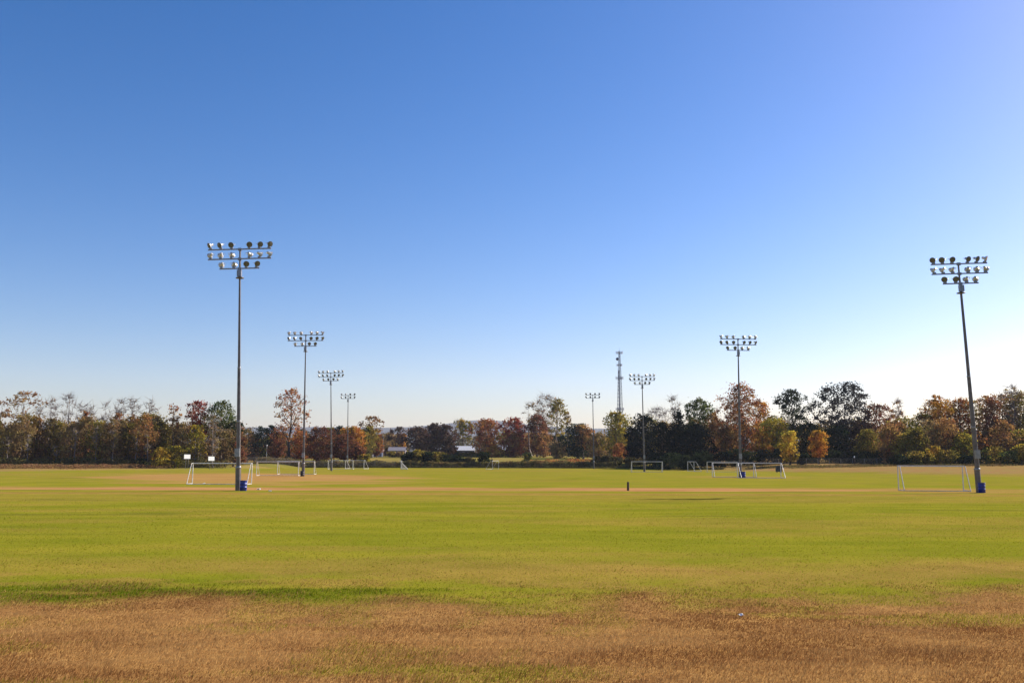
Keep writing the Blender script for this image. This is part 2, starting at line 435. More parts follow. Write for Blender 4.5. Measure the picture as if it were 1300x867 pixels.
grass('dry_grass', 560000, 6.0, 25.5, .35, lambda y: .030 + 0 * y, lambda y: .0011 * y * .75, 'short dry tan grass with green patches on the low bank', 22, 25.5, True)
grass('mown_grass', 330000, 19.0, 92, .15, lambda y: .020 + 0 * y, lambda y: .0011 * y * .7, 'mown yellow-green turf of the playing field', 34, 90)

# ------------------------------------------------------------------ hills
def build_hills():
    xs = np.linspace(-8000, 8000, 300); ys = np.linspace(5200, 8600, 60)
    X, Y = np.meshgrid(xs, ys)
    prof = sstep(5200, 6500, Y) * (1 - .6 * sstep(6700, 8600, Y))
    ridge = 200 + 55 * np.exp(-((X + 170) / 380) ** 2) + 8 * np.exp(-((X + 1100) / 300) ** 2) + 30 * (fbm(X * .0012, Y * .0008, 5) - .5) + 14 * (fbm(X * .008, Y * .006, 6) - .5)
    Z = prof * ridge + 7 * vnoise(X * .03, Y * .03, 4) + 6
    v = np.stack([X, Y, Z], -1).reshape(-1, 3); nx = len(xs)
    i = np.arange(len(ys) - 1)[:, None] * nx + np.arange(nx - 1)[None, :]
    me = raw_mesh('hills', v, np.stack([i, i + 1, i + nx + 1, i + nx], -1).reshape(-1, 4), 4, True)
    m = plain('wooded_hillside', (.045, .042, .035), .95, 0, .45, .02)
    tag(link('hills', me, m), 'low wooded hills on the horizon', 'hills', kind='structure')
build_hills()

# ------------------------------------------------------------------ trees
def tubes_mesh(name, P0, P1, R0, R1, n=4):
    P0 = np.asarray(P0, float); P1 = np.asarray(P1, float); R0 = np.asarray(R0)[:, None]; R1 = np.asarray(R1)[:, None]
    D = P1 - P0; D /= np.maximum(np.linalg.norm(D, axis=1, keepdims=True), 1e-6)
    A = np.where(np.abs(D[:, 2:3]) < .9, np.array([[0, 0, 1.0]]), np.array([[1.0, 0, 0]]))
    U = np.cross(D, A); U /= np.linalg.norm(U, axis=1, keepdims=True); W = np.cross(D, U)
    rings = []
    for P, Rr in ((P0, R0), (P1, R1)):
        for k in range(n):
            t = 2 * np.pi * k / n; rings.append(P + (U * np.cos(t) + W * np.sin(t)) * Rr)
    v = np.stack(rings, 1).reshape(-1, 3); m = len(P0)
    f = np.array([[k, (k + 1) % n, n + (k + 1) % n, n + k] for k in range(n)])
    f = (f[None] + (np.arange(m) * 2 * n)[:, None, None]).reshape(-1, 4)
    return raw_mesh(name, v, f, 4, True)

def leaf_cards(name, ctr, size, tone, g):
    n = len(ctr)
    a = g.standard_normal((n, 3)); a /= np.linalg.norm(a, axis=1, keepdims=True)
    b = np.cross(a, g.standard_normal((n, 3))); b /= np.maximum(np.linalg.norm(b, axis=1, keepdims=True), 1e-6)
    s = (size * (.6 + .8 * g.random(n)))[:, None]
    a = a * s * .5; b = b * s * .42
    v = np.stack([ctr - a, ctr - b * 1.0, ctr + a, ctr + b], 1).reshape(-1, 3)
    me = raw_mesh(name, v, np.arange(4 * n), 4)
    at = me.attributes.new('tone', 'FLOAT', 'FACE'); at.data.foreach_set('value', np.clip(tone, 0, 1).astype(np.float32))
    return me

def tree(name, px, top, hw, d, leaf, label, cat='tree', group=None, cb=.25, tips=70, leaves=4200, shape='round', lsize=None, clump=.11,
         bark='bark', bare=False, lean=0, top_shift=0, seed=None, fill=None, sink=.15):
    """px: photo column of the trunk, top: photo row of the crown top, hw: half width in photo px, d: distance"""
    x, y, z = spot(px, d); z -= sink
    H = top_z(px, top, d) - z; W = 1.22 * hw * d / F
    g = np.random.default_rng(int(px * 31 + top * 7 + hw) if seed is None else seed)
    if fill is None: fill = 0 if (bare or shape == 'vase') else (.45 if leaves > 2000 else .22)
    lsize = lsize or max(.32, .00155 * d)
    root = empty(name, (x, y, z), label, cat, group)
    # envelope
    def env(u):       # u 0..1 through the crown, relative radius
        if shape == 'cone': return np.maximum(.10, (1 - u) ** .75) * np.minimum(1, .5 + u * 4)
        if shape == 'oval': return np.sqrt(np.maximum(0, 1 - (2 * u - .9) ** 2 / 1.25)) * .98
        if shape == 'vase': return np.minimum(1, .35 + 1.0 * u) * np.sqrt(np.maximum(0, 1 - np.maximum(0, (u - .55) / .48) ** 2))
        return np.sqrt(np.maximum(0, 1 - (2 * u - 1) ** 2)) ** .8
    asym = g.random(8) * .5 + .68
    u = g.random(tips * 3) ** (.85 if shape != 'cone' else 1.1); ang = g.random(tips * 3) * 2 * np.pi
    sect = np.interp(ang, np.linspace(0, 2 * np.pi, 9), np.append(asym, asym[0]))
    rad = env(u) * W * sect * np.sqrt(.12 + .88 * g.random(tips * 3)) * .92
    T = np.stack([np.cos(ang) * rad, np.sin(ang) * rad, (cb + (1 - cb) * u * .97) * H], -1)
    T[:, 0] += lean * T[:, 2]
    # drop crowded tips so that the crown breaks into clumps
    keep = [0]
    mind = .16 * W
    for k in range(1, len(T)):
        if len(keep) >= tips: break
        if np.min(np.linalg.norm(T[keep] - T[k], axis=1)) > mind: keep.append(k)
    T = T[keep]
    # trunk
    nt_ = 7; hs_ = np.linspace(0, .9 if shape != 'round' else .8, nt_) * H
    wob = np.cumsum(g.standard_normal((nt_, 2)) * .012 * H, 0); wob[0] = 0
    tr = np.stack([wob[:, 0] + lean * hs_, wob[:, 1], hs_], -1)
    r0 = .017 * H + .04 if not bare else .012 * H + .03
    rr = r0 * (1 - np.linspace(0, 1, nt_)) ** .8 + .03; rr[0] *= 1.5
    P0, P1, A0, A1 = list(tr[:-1]), list(tr[1:]), list(rr[:-1]), list(rr[1:])
    # main limbs
    K = max(5, min(12, len(T) // 7)); idx = g.choice(len(T), K, replace=False)
    nodes = []; noder = []
    for k in idx:
        t = T[k]; hd = math.hypot(t[0] - lean * t[2], t[1])
        za = np.clip(t[2] - hd * g.uniform(.7, 1.3), min(.14, cb * .8) * H, hs_[-1])
        a = np.array([np.interp(za, hs_, tr[:, 0]), np.interp(za, hs_, tr[:, 1]), za])
        m1 = a * .6 + t * .4 + np.array([0, 0, .05 * H]) + g.standard_normal(3) * .02 * H
        m2 = a * .25 + t * .75 + np.array([0, 0, .04 * H]) + g.standard_normal(3) * .02 * H
        ra = .45 * np.interp(za, hs_, rr) + .01
        for p, q, s, e in ((a, m1, ra, ra * .7), (m1, m2, ra * .7, ra * .45), (m2, t, ra * .45, .02)):
            P0.append(p); P1.append(q); A0.append(s); A1.append(e)
        nodes += [m1, m2, a * .4 + m1 * .6]; noder += [ra * .5, ra * .35, ra * .5]
    nodes = np.array(nodes); noder = np.array(noder)
    for k in range(len(T)):
        if k in idx: continue
        j = np.argmin(np.linalg.norm(nodes - T[k], axis=1) + .5 * np.maximum(0, nodes[:, 2] - T[k][2]))
        a = nodes[j]; m1 = (a + T[k]) / 2 + np.array([0, 0, .02 * H]) + g.standard_normal(3) * .012 * H
        P0 += [a, m1]; P1 += [m1, T[k]]; A0 += [noder[j], noder[j] * .6]; A1 += [noder[j] * .6, .015]
        if bare:
            for q in range(8):
                s = m1 if q % 2 else T[k]
                e = s + np.array([g.normal() * .045 * H, g.normal() * .045 * H, abs(g.normal()) * .04 * H + .01 * H])
                P0.append(s); P1.append(e); A0.append(.055); A1.append(.018)
    me = tubes_mesh('trunk', P0, P1, A0, A1, 5 if not bare else 4)
    link('trunk', me, M[bark], root)
    if leaves:
        wts = g.random(len(T)) ** 1.3 + .12; wts /= wts.sum()
        which = g.choice(len(T), leaves, p=wts)
        sig = clump * W * (.6 + .8 * g.random(len(T)))
        off = g.standard_normal((leaves, 3)); off *= (g.random((leaves, 1)) ** .4)
        ctr = T[which] + off * sig[which][:, None] * np.array([1, 1, .72])
        ctr[:, 2] = np.clip(ctr[:, 2], .02 * H, H * 1.0)
        ctone = g.random(len(T))
        tone = .55 * ctone[which] + .45 * g.random(leaves)
        nf = int(fill * leaves)
        if nf:                                   # inner foliage between the clumps
            uu = g.random(nf) ** .9; aa = g.random(nf) * 2 * np.pi
            sc_ = np.interp(aa, np.linspace(0, 2 * np.pi, 9), np.append(asym, asym[0]))
            rf = env(uu) * W * sc_ * np.sqrt(g.random(nf)) * (.66 + .22 * np.sin(uu * 9 + aa * 2))
            zf = (cb + (1 - cb) * uu * .95) * H
            ctr[:nf] = np.stack([np.cos(aa) * rf + lean * zf, np.sin(aa) * rf, zf], -1)
            tone[:nf] = .5 * fbm(ctr[:nf, 0] * .9 + 50, ctr[:nf, 2] * .9, int(px), 2) + .4 * g.random(nf)
        lm = leaf_cards('crown', ctr, np.full(leaves, lsize), tone, g)
        link('crown', lm, LEAF[leaf], root)
    return root

def bush(px, base_d, top, hw, leaf, label, cat='bush', group=None, name='bush', leaves=1600, tips=26, **k):
    return tree(name, px, top, hw, base_d, leaf, label, cat, group, cb=.08, tips=tips, leaves=leaves, shape='round', clump=.17, **k)

def build_trees():
    # ---- wood at the far left of the field
    gw = 'trees of the brown wood at the end of the dirt track'
    CN = dict(drab='drab grey-brown', olive='olive-leaved', brown='warm brown', yolive='yellow-olive', rust='rust-orange')
    lw = 'slender %s tree at the front of the dense wood behind rust-coloured weeds'
    lw2 = 'slender %s tree in the shaded depth of the wood behind rust-coloured weeds'
    r_ = random.Random(5)
    cols = ['drab', 'olive', 'drab', 'brown', 'drab', 'olive', 'drab', 'drab', 'olive', 'brown']
    k = 0
    for px in range(-70, 205, 13):
        d = 262 + r_.uniform(-4, 6)
        tree('wood_tree', px + r_.uniform(-4, 4), 530 + r_.uniform(-6, 10), 15, d, cols[k % 10], lw % CN[cols[k % 10]], group=gw, cb=.10, tips=60, leaves=2600, shape='oval', clump=.20, bark='bark'); k += 1
    for px in range(-60, 300, 17):
        d = 288 + r_.uniform(-6, 6)
        tree('wood_tree', px + r_.uniform(-5, 5), 536 + r_.uniform(-6, 8), 18, d, cols[(k * 3) % 10], lw2 % CN[cols[(k * 3) % 10]], group=gw, cb=.06, tips=60, leaves=2600, shape='oval', clump=.22, bark='bark_dark'); k += 1
    for px, top, hw in ((62, 505, 11), (82, 501, 10), (99, 508, 9), (128, 511, 10), (149, 506, 9), (167, 503, 10), (190, 508, 10), (112, 517, 8), (46, 514, 8)):
        tree('bare_tree', px, top, hw, 276, 'drab', 'tall thin tree nearly leafless, rising above the brown wood', group='bare treetops above the wood', cb=.45, tips=30, leaves=40, shape='vase', bare=True, bark='bark_pale', lsize=.3)
    for px, top in ((70, 566), (93, 545), (121, 540), (141, 545), (172, 545), (186, 552), (8, 555), (34, 550)):
        tree('bare_sapling', px, top, 5, 256, 'olive', 'pale bare sapling at the front edge of the brown wood', group='pale saplings at the wood edge', cb=.4, tips=16, leaves=90, shape='vase', bare=True, bark='bark_pale')
    tree('wood_tree', 28, 497, 23, 270, 'brown', 'tall open tree with sparse pinkish-brown leaves above the wood', cb=.45, tips=46, leaves=1300, shape='vase', clump=.12, bark='bark_pale')
    tree('wood_tree', -6, 508, 16, 272, 'brown', 'open tree of thin brown leaves past the sparse pinkish tree', cb=.45, tips=36, leaves=900, shape='vase', clump=.12, bark='bark_pale')
    tree('wood_tree', 105, 521, 12, 268, 'rust', 'small conical rust-leaved tree rising from the brown wood', cb=.3, tips=50, leaves=2000, shape='cone', clump=.16)
    tree('wood_tree', 147, 523, 8, 266, 'rust', 'narrow rust-brown tree standing up out of the olive wood', cb=.3, tips=40, leaves=1200, shape='oval', clump=.16)
    tree('wood_tree', 188, 523, 26, 268, 'olive', 'broad olive-brown tree in the wood above the yellow bush', cb=.1, tips=90, leaves=5000, clump=.14)
    tree('wood_tree', 165, 526, 16, 264, 'brown', 'round brown tree beside the broad olive tree of the wood', cb=.1, tips=60, leaves=3000, clump=.16)
    tree('wood_tree', 219, 512, 12, 268, 'rust', 'thin orange-tipped tree between olive wood and dark red tree', cb=.5, tips=34, leaves=700, shape='vase', clump=.12, bark='bark_pale')
    tree('maple_tree', 249, 508, 17, 270, 'red', 'dark crimson tree at the top of the brown wood', cb=.45, tips=56, leaves=2600, clump=.14)
    tree('wood_tree', 279, 508, 20, 272, 'green', 'dark olive-green tree with round tufts beside the crimson tree', cb=.40, tips=60, leaves=3600, clump=.13)
    tree('wood_tree', 296, 533, 14, 270, 'dkgreen', 'small dark tree under the olive-green tree, by the tallest pole', cb=.12, tips=44, leaves=2200, clump=.16)
    tree('wood_tree', 230, 535, 15, 262, 'drab', 'grey-brown thinly leaved tree behind the two white boards', cb=.12, tips=60, leaves=2300, shape='oval', clump=.2, bark='bark_pale')
    tree('wood_tree', 248, 540, 13, 262, 'yolive', 'yellow-brown tree behind the gap between two white boards', cb=.12, tips=50, leaves=1900, shape='oval', clump=.2, bark='bark_pale')
    tree('bare_sapling', 271, 527, 12, 258, 'drab', 'pale branching bare tree directly behind a white board', cb=.2, tips=40, leaves=500, shape='vase', bare=True, bark='bark_pale')
    tree('wood_tree', 285, 545, 14, 266, 'drab', 'drab brown tree below the dark olive-green treetop', cb=.08, tips=50, leaves=2400, shape='oval', clump=.2)
    tree('wood_tree', 303, 552, 9, 268, 'dkred', 'low dark red tree at the open end of the wood', cb=.08, tips=40, leaves=1600, clump=.2)
    bush(203, 252, 568, 13, 'yellow', 'yellow bush at the edge of the brown wood', leaves=1500)
    bush(222, 254, 566, 12, 'yolive', 'yellow-green bush beside the yellow bush', leaves=1500)
    bush(178, 256, 582, 9, 'dkgreen', 'small dark bush at foot of the wood by yellow bush')
    # ---- beyond the left field
    gm = 'distant trees behind the left goals'
    for px, top, hw, lf in ((313, 543, 12, 'drab'), (331, 541, 12, 'dkgreen'), (344, 540, 10, 'dkgreen'), (322, 552, 12, 'brown'), (340, 553, 12, 'yolive'), (356, 549, 11, 'olive'), (383, 545, 12, 'dkgreen'), (418, 543, 11, 'olive'), (432, 540, 9, 'dkgreen')):
        tree('distant_tree', px, top, hw, 420, lf, 'small distant %s tree on the rise behind the left goals' % dict(drab='drab', dkgreen='dark green', brown='brown', yolive='yellow-olive', olive='olive')[lf], group=gm, cb=.1, tips=50, leaves=2000, clump=.19)
    tree('oak_tree', 367, 492, 21, 322, 'rust', 'tall open tree with thin red-brown leaves and dark trunk', cb=.30, tips=85, leaves=2300, shape='oval', clump=.10, bark='bark_dark')
    tree('oak_tree', 352, 546, 14, 330, 'dkred', 'low reddish tree beside the trunk of the tall open tree', cb=.10, tips=60, leaves=2200, clump=.18)
    tree('oak_tree', 381, 547, 14, 328, 'rust', 'low rust tree between the tall open tree and a pole', cb=.10, tips=60, leaves=2200, clump=.18)
    tree('oak_tree', 405, 541, 20, 325, 'dkred', 'round dense red-brown tree between two light poles', cb=.08, tips=90, leaves=4600, clump=.13)
    tree('oak_tree', 437, 551, 17, 322, 'dkred', 'round dark maroon tree with short trunk before the orange tree', cb=.18, tips=80, leaves=4200, clump=.13, bark='bark_dark')
    tree('maple_tree', 446, 541, 17, 352, 'orange', 'bright orange tree behind the dark maroon tree', cb=.2, tips=80, leaves=4600, clump=.14)
    tree('oak_tree', 456, 566, 9, 322, 'dkred', 'low maroon shrub-like tree below the bright orange tree', cb=.05, tips=40, leaves=1600, clump=.17)
    tree('oak_tree', 471, 528, 14, 420, 'brown', 'open treetop with pinkish-brown tufts right of the orange tree', cb=.4, tips=46, leaves=1200, clump=.12)
    tree('oak_tree', 467, 541, 13, 415, 'olive', 'olive tree under the open pinkish-brown treetop', cb=.1, tips=60, leaves=2600, clump=.17)
    tree('oak_tree', 478, 551, 9, 425, 'rust', 'small orange-brown tree above the blue-grey shed', cb=.1, tips=50, leaves=1900, clump=.17)
    tree('oak_tree', 493, 549, 11, 490, 'drab', 'drab tree behind the thin utility pole', cb=.1, tips=50, leaves=1900, clump=.18)
    tree('oak_tree', 505, 542, 11, 480, 'oak', 'dark tufted tree behind the long grey-roofed house', cb=.2, tips=50, leaves=1900, clump=.15)
    tree('oak_tree', 512, 549, 5, 478, 'orange', 'thin orange tree at the end of the grey-roofed house', cb=.1, tips=34, leaves=1100, clump=.2)
    tree('oak_tree', 530, 541, 17, 425, 'oak', 'round dark brown oak beside the grey-roofed house', cb=.12, tips=90, leaves=4400, clump=.13)
    tree('oak_tree', 550, 537, 13, 432, 'oak', 'tall dark brown oak in the middle of the oak clump', cb=.12, tips=90, leaves=4000, clump=.13)
    tree('oak_tree', 566, 538, 14, 428, 'oak', 'dark brown oak beside the white-roofed building', cb=.15, tips=80, leaves=3400, clump=.14)
    for px, top, hw in ((581, 531, 8), (587, 532, 7), (595, 535, 6)):
        tree('bare_tree', px, top, hw, 520, 'yolive', 'tall thin tree with pale yellow tips above the white roof', group='thin trees above the white roof', cb=.45, tips=34, leaves=420, shape='vase', bare=True, bark='bark', clump=.16)
    tree('maple_tree', 617, 531, 20, 440, 'rust', 'broad rust-orange tree beside the white-roofed building', cb=.06, tips=100, leaves=4200, clump=.12)
    bush(628, 428, 566, 12, 'orange', 'yellow-orange bush in front of the rust-orange tree', leaves=1900)
    tree('maple_tree', 653, 529, 18, 436, 'red', 'orange-red tree beside the dark red tree', cb=.08, tips=100, leaves=4300, clump=.12)
    tree('maple_tree', 653, 548, 14, 428, 'rust', 'lower orange tree before the orange-red tree', cb=.04, tips=60, leaves=2200, clump=.15)
    tree('maple_tree', 682, 526, 15, 432, 'dkred', 'dark red tree in front of the big bare tree', cb=.12, tips=90, leaves=4000, clump=.13)
    tree('oak_tree', 690, 548, 13, 424, 'brown', 'low brown tree under the dark red tree', cb=.04, tips=50, leaves=2400, clump=.17)
    tree('bare_tree', 694, 501, 17, 455, 'brown', 'tall leafless tree with a round crown of pale twigs', cb=.35, tips=130, leaves=260, shape='vase', bare=True, bark='bark_pale')
    tree('bare_tree', 675, 511, 10, 458, 'drab', 'thin nearly bare tree leaning out beside the leafless tree', cb=.45, tips=40, leaves=300, shape='vase', bare=True, bark='bark_pale')
    tree('oak_tree', 709, 504, 14, 450, 'olive', 'tall open tree with tufts of olive leaves and grey limbs', cb=.35, tips=60, leaves=1700, shape='oval', clump=.12, bark='bark_pale')
    tree('oak_tree', 722, 523, 7, 448, 'drab', 'small open tree beside the tall tufted olive tree', cb=.5, tips=30, leaves=400, shape='vase', clump=.12, bark='bark_pale')
    tree('oak_tree', 733, 538, 21, 400, 'dkgreen', 'broad dark green tree with red-brown top by the far pole', cb=.05, tips=90, leaves=4400, clump=.14)
    tree('oak_tree', 741, 539, 14, 396, 'brown', 'red-brown tree overlapping the broad dark green tree', cb=.35, tips=60, leaves=2200, clump=.15)
    tree('oak_tree', 708, 561, 13, 404, 'drab', 'low grey-brown thicket tree below the tufted olive tree', cb=.03, tips=50, leaves=2200, clump=.18)
    tree('oak_tree', 760, 548, 13, 392, 'drab', 'grey-brown tree between far pole and the yellow-topped tree', cb=.03, tips=60, leaves=2600, clump=.18)
    tree('oak_tree', 783, 521, 21, 380, 'yolive', 'broad yellow-topped tree below the lattice tower', cb=.10, tips=110, leaves=5200, clump=.12)
    gf = 'backing trees behind the field-end trees'
    fc = ['olive', 'drab', 'brown', 'drab', 'dkgreen', 'olive', 'brown']
    fn = dict(olive='olive', drab='drab grey-brown', brown='brown', dkgreen='dark green')
    for j, px in enumerate(range(644, 840, 16)):
        lf = fc[j % 7]; tree('backing_tree', px + r_.uniform(-4, 4), 549 + r_.uniform(-4, 6), 15, 492 + r_.uniform(-8, 8), lf, 'low %s tree in the row behind the big bare tree' % fn[lf], group=gf, cb=.04, tips=50, leaves=2000, clump=.2)
    for j, px in enumerate(range(303, 520, 17)):
        lf = fc[(j * 2) % 7]; tree('backing_tree', px + r_.uniform(-4, 4), 553 + r_.uniform(-4, 5), 15, 520 + r_.uniform(-8, 8), lf, 'low %s tree in the row behind the left poles' % fn[lf], group=gf, cb=.04, tips=50, leaves=2000, clump=.2)
    for j, px in enumerate(range(826, 1150, 19)):
        lf = fc[(j * 3) % 7]; tree('backing_tree', px + r_.uniform(-4, 4), 531 + r_.uniform(-5, 8), 17, 328 + r_.uniform(-6, 6), lf, '%s tree filling the stand behind the spreading oak and evergreens' % fn[lf], group=gf, cb=.03, tips=60, leaves=2800, clump=.18)
    tree('maple_tree', 571, 561, 7, 436, 'rust', 'small rust tree at the corner of the white-roofed building', cb=.1, tips=40, leaves=1300, clump=.18)
    for px in (566, 578, 588, 600, 498, 508, 636, 646):
        bush(px, 438, 574 + r_.uniform(-1.5, 1), 6, ('olive', 'drab', 'dkgreen')[px % 3], 'low shrub growing in front of the buildings on the rise', group='shrubs before the buildings', leaves=700, tips=18)
    bush(787, 352, 563, 11, 'rust', 'rust bush at the foot of the yellow-topped tree')
    # ---- dark stand right of centre
    tree('cedar_tree', 818, 525, 20, 318, 'cedar', 'dark grey evergreen right beside the second-row light pole', cb=.03, tips=90, leaves=5200, shape='oval', clump=.15)
    tree('cedar_tree', 803, 541, 11, 322, 'cedar', 'smaller dark evergreen beside the yellow-topped tree', cb=.03, tips=70, leaves=3400, shape='oval', clump=.16)
    tree('bare_tree', 836, 517, 15, 345, 'drab', 'leafless tree with fanned grey twigs behind dark evergreens', cb=.3, tips=110, leaves=0, shape='vase', bare=True, bark='bark_pale')
    tree('bare_tree', 857, 504, 8, 352, 'drab', 'small leafless grey treetop behind the darkest evergreen', cb=.55, tips=34, leaves=40, shape='vase', bare=True, bark='bark_pale')
    tree('cedar_tree', 841, 536, 19, 300, 'cedar', 'dark evergreen below the fanned leafless tree', cb=.02, tips=80, leaves=4400, shape='oval', clump=.16)
    tree('cedar_tree', 863, 519, 25, 288, 'cedar', 'darkest peaked evergreen of the stand behind the goals', cb=.02, tips=110, leaves=7600, shape='cone', clump=.12, fill=.3)
    tree('cedar_tree', 884, 536, 24, 282, 'cedar', 'broad black-green evergreen before the green-topped tree', cb=.02, tips=100, leaves=6200, shape='oval', clump=.15)
    tree('oak_tree', 887, 504, 23, 300, 'green', 'tall green and gold tree behind the dark evergreens', cb=.2, tips=100, leaves=5200, clump=.11)
    tree('oak_tree', 906, 522, 13, 296, 'brown', 'brown tree between the green-gold tree and tall rust tree', cb=.1, tips=70, leaves=3000, clump=.15)
    tree('oak_tree', 941, 485, 31, 292, 'rust', 'tallest rust-brown tree behind a light pole with a blue bin', cb=.12, tips=150, leaves=8600, shape='oval', clump=.10, lsize=.44, fill=.38)
    tree('oak_tree', 925, 540, 17, 284, 'brown', 'low brown tree under the tallest rust-brown tree', cb=.05, tips=60, leaves=2800, clump=.17)
    tree('maple_tree', 969, 508, 13, 298, 'orange', 'orange-gold tree behind the tallest rust-brown tree', cb=.2, tips=60, leaves=2800, clump=.14)
    tree('maple_tree', 985, 528, 20, 282, 'yolive', 'yellow-brown tree with orange flecks behind the goals', cb=.08, tips=90, leaves=4400, clump=.13)
    tree('maple_tree', 968, 546, 13, 278, 'orange', 'low orange-flecked tree between rust and yellow-brown trees', cb=.08, tips=50, leaves=1700, clump=.16)
    tree('oak_tree', 1008, 494, 22, 306, 'dkgreen', 'tall dark blue-green tree with open crown', cb=.3, tips=110, leaves=5200, clump=.10, fill=.25)
    tree('oak_tree', 1030, 535, 17, 290, 'dkgreen', 'dark green tree below the tall blue-green tree', cb=.03, tips=80, leaves=4400, clump=.16)
    tree('oak_tree', 1076, 486, 39, 288, 'bluoak', 'largest dark spreading oak with sky showing through its crown', cb=.33, tips=120, leaves=7600, clump=.085, bark='bark_dark', lsize=.48, fill=.06)
    tree('oak_tree', 1062, 541, 22, 278, 'dkgreen', 'dark green understorey tree below the spreading oak', cb=.02, tips=80, leaves=4600, clump=.16)
    tree('oak_tree', 1092, 532, 20, 280, 'oak', 'dark brown understorey tree below the spreading oak', cb=.02, tips=80, leaves=4600, clump=.16)
    tree('oak_tree', 1118, 511, 21, 284, 'dkred', 'dark purple-brown tree beside the spreading oak', cb=.1, tips=100, leaves=4600, clump=.13)
    tree('oak_tree', 1105, 545, 19, 270, 'olive', 'olive tree standing before the purple-brown tree', cb=.02, tips=70, leaves=3800, clump=.17)
    tree('bare_tree', 1143, 507, 9, 292, 'brown', 'pale wispy nearly bare tree beside the purple-brown tree', cb=.5, tips=40, leaves=200, shape='vase', bare=True, bark='bark_pale')
    tree('maple_tree', 1003, 547, 12, 252, 'yellow', 'small bright yellow tree by the fence behind a goal', cb=.12, tips=70, leaves=2600, shape='oval', clump=.13)
    tree('maple_tree', 1040, 546, 14, 256, 'orange', 'small round orange-yellow tree by the fence', cb=.22, tips=70, leaves=2700, clump=.13, bark='bark_dark')
    bush(1018, 254, 578, 7, 'dkgreen', 'small dark bush beside the small yellow tree')
    # shaded thicket along the foot of the stand
    gt = 'dark thicket bushes at the foot of the evergreen stand'
    for px, d, top in ((850, 268, 575), (872, 262, 578), (895, 262, 572), (915, 262, 574), (935, 264, 570), (955, 264, 574), (975, 264, 571), (832, 282, 575), (990, 268, 570), (1030, 268, 576), (1055, 268, 572), (1080, 262, 574), (1100, 256, 573), (1120, 252, 572)):
        bush(px, d, top, 15, ('cedar', 'dkgreen', 'dkgreen')[px % 3], ('black-green low bush in the shaded thicket behind the goals' if px % 3 == 0 else 'dark green low bush in the shaded thicket behind the goals'), group=gt, leaves=1500, tips=24)
    # ---- wood at the right end of the field
    gr_ = 'trees of the mixed autumn wood behind the near goal'
    lr = 'tall %s autumn tree in the dense wood behind the near goal'
    lr2 = 'shorter %s autumn tree fronting the wood behind the near goal'
    cr_ = ['brown', 'olive', 'yolive', 'brown', 'drab', 'rust', 'olive', 'brown']
    k = 0
    topx = [1120, 1145, 1165, 1185, 1210, 1240, 1280, 1330, 1420]; topy = [528, 527, 522, 508, 501, 499, 494, 491, 488]
    for px in range(1138, 1420, 17):
        d = 262 + r_.uniform(-4, 6)
        tree('wood_tree', px + r_.uniform(-4, 4), float(np.interp(px, topx, topy)) + r_.uniform(-2, 9), 21, d, cr_[k % 8], lr % CN[cr_[k % 8]], group=gr_, cb=.12, tips=90, leaves=3800, clump=.14); k += 1
    for px in range(1130, 1400, 18):
        d = 246 + r_.uniform(-4, 4)
        tree('wood_tree', px + r_.uniform(-5, 5), 540 + r_.uniform(-12, 12), 18, d, cr_[(k * 3) % 8], lr2 % CN[cr_[(k * 3) % 8]], group=gr_, cb=.04, tips=70, leaves=3200, shape='oval', clump=.17); k += 1
    tree('maple_tree', 1196, 500, 15, 256, 'orange', 'orange-topped tree rising in the wood behind the near goal', cb=.3, tips=60, leaves=2400, clump=.14)
    tree('oak_tree', 1263, 504, 16, 252, 'dkred', 'dull maroon tree in the wood beyond the leaning pole', cb=.1, tips=70, leaves=3000, clump=.15)
    tree('bare_tree', 1289, 490, 14, 256, 'drab', 'wispy half-bare tree above the wood beyond the leaning pole', cb=.4, tips=50, leaves=600, shape='vase', bare=True, bark='bark_pale')
    bush(1187, 238, 566, 10, 'yellow', 'yellowish bush at the wood edge above the near goal')
    gb = 'low bushes along the edge of the mixed wood'
    for px, top, lf in ((1145, 577, 'dkgreen'), (1162, 573, 'olive'), (1175, 576, 'olive'), (1203, 571, 'olive'), (1220, 577, 'dkgreen'), (1245, 572, 'green'), (1262, 567, 'olive'), (1280, 573, 'green'), (1298, 564, 'yolive'), (1320, 570, 'olive'), (1345, 572, 'green')):
        bush(px, 236, top, 13, lf, 'low %s bush at the foot of the mixed autumn wood' % dict(dkgreen='dark green', olive='olive', green='mid-green', yolive='yellow-olive')[lf], group=gb, leaves=1400)
    # ---- hedge and shrubs along the far end of the field
    gh = 'dark shrubs of the overgrown hedge at the far end of the field'
    for px, top, hw, lf in ((519, 574, 9, 'dkgreen'), (530, 571, 11, 'olive'), (543, 574, 11, 'dkgreen'), (556, 574, 11, 'olive'), (569, 577, 10, 'dkgreen'), (582, 579, 9, 'dkgreen'), (595, 581, 8, 'dkweed')):
        bush(px, 314, top, hw, lf, 'dark green shrub in the overgrown hedge before the oaks', group=gh, leaves=2000)
    bush(614, 312, 574, 9, 'dkgreen', 'round dark shrub beside the faint far goal', leaves=1900)
    bush(669, 314, 575, 7, 'green', 'upright green shrub alone before the sunlit rise', leaves=1300)
    bush(462, 316, 577, 8, 'yolive', 'yellow-green shrub near the maroon tree')
    for px, top in ((760, 579), (772, 579), (783, 580), (800, 581), (815, 584)):
        bush(px, 308, top, 8, 'dkweed', 'low dark shrub at the field end below yellow-topped tree', group='low shrubs by the far right pole', leaves=1300)
build_trees()

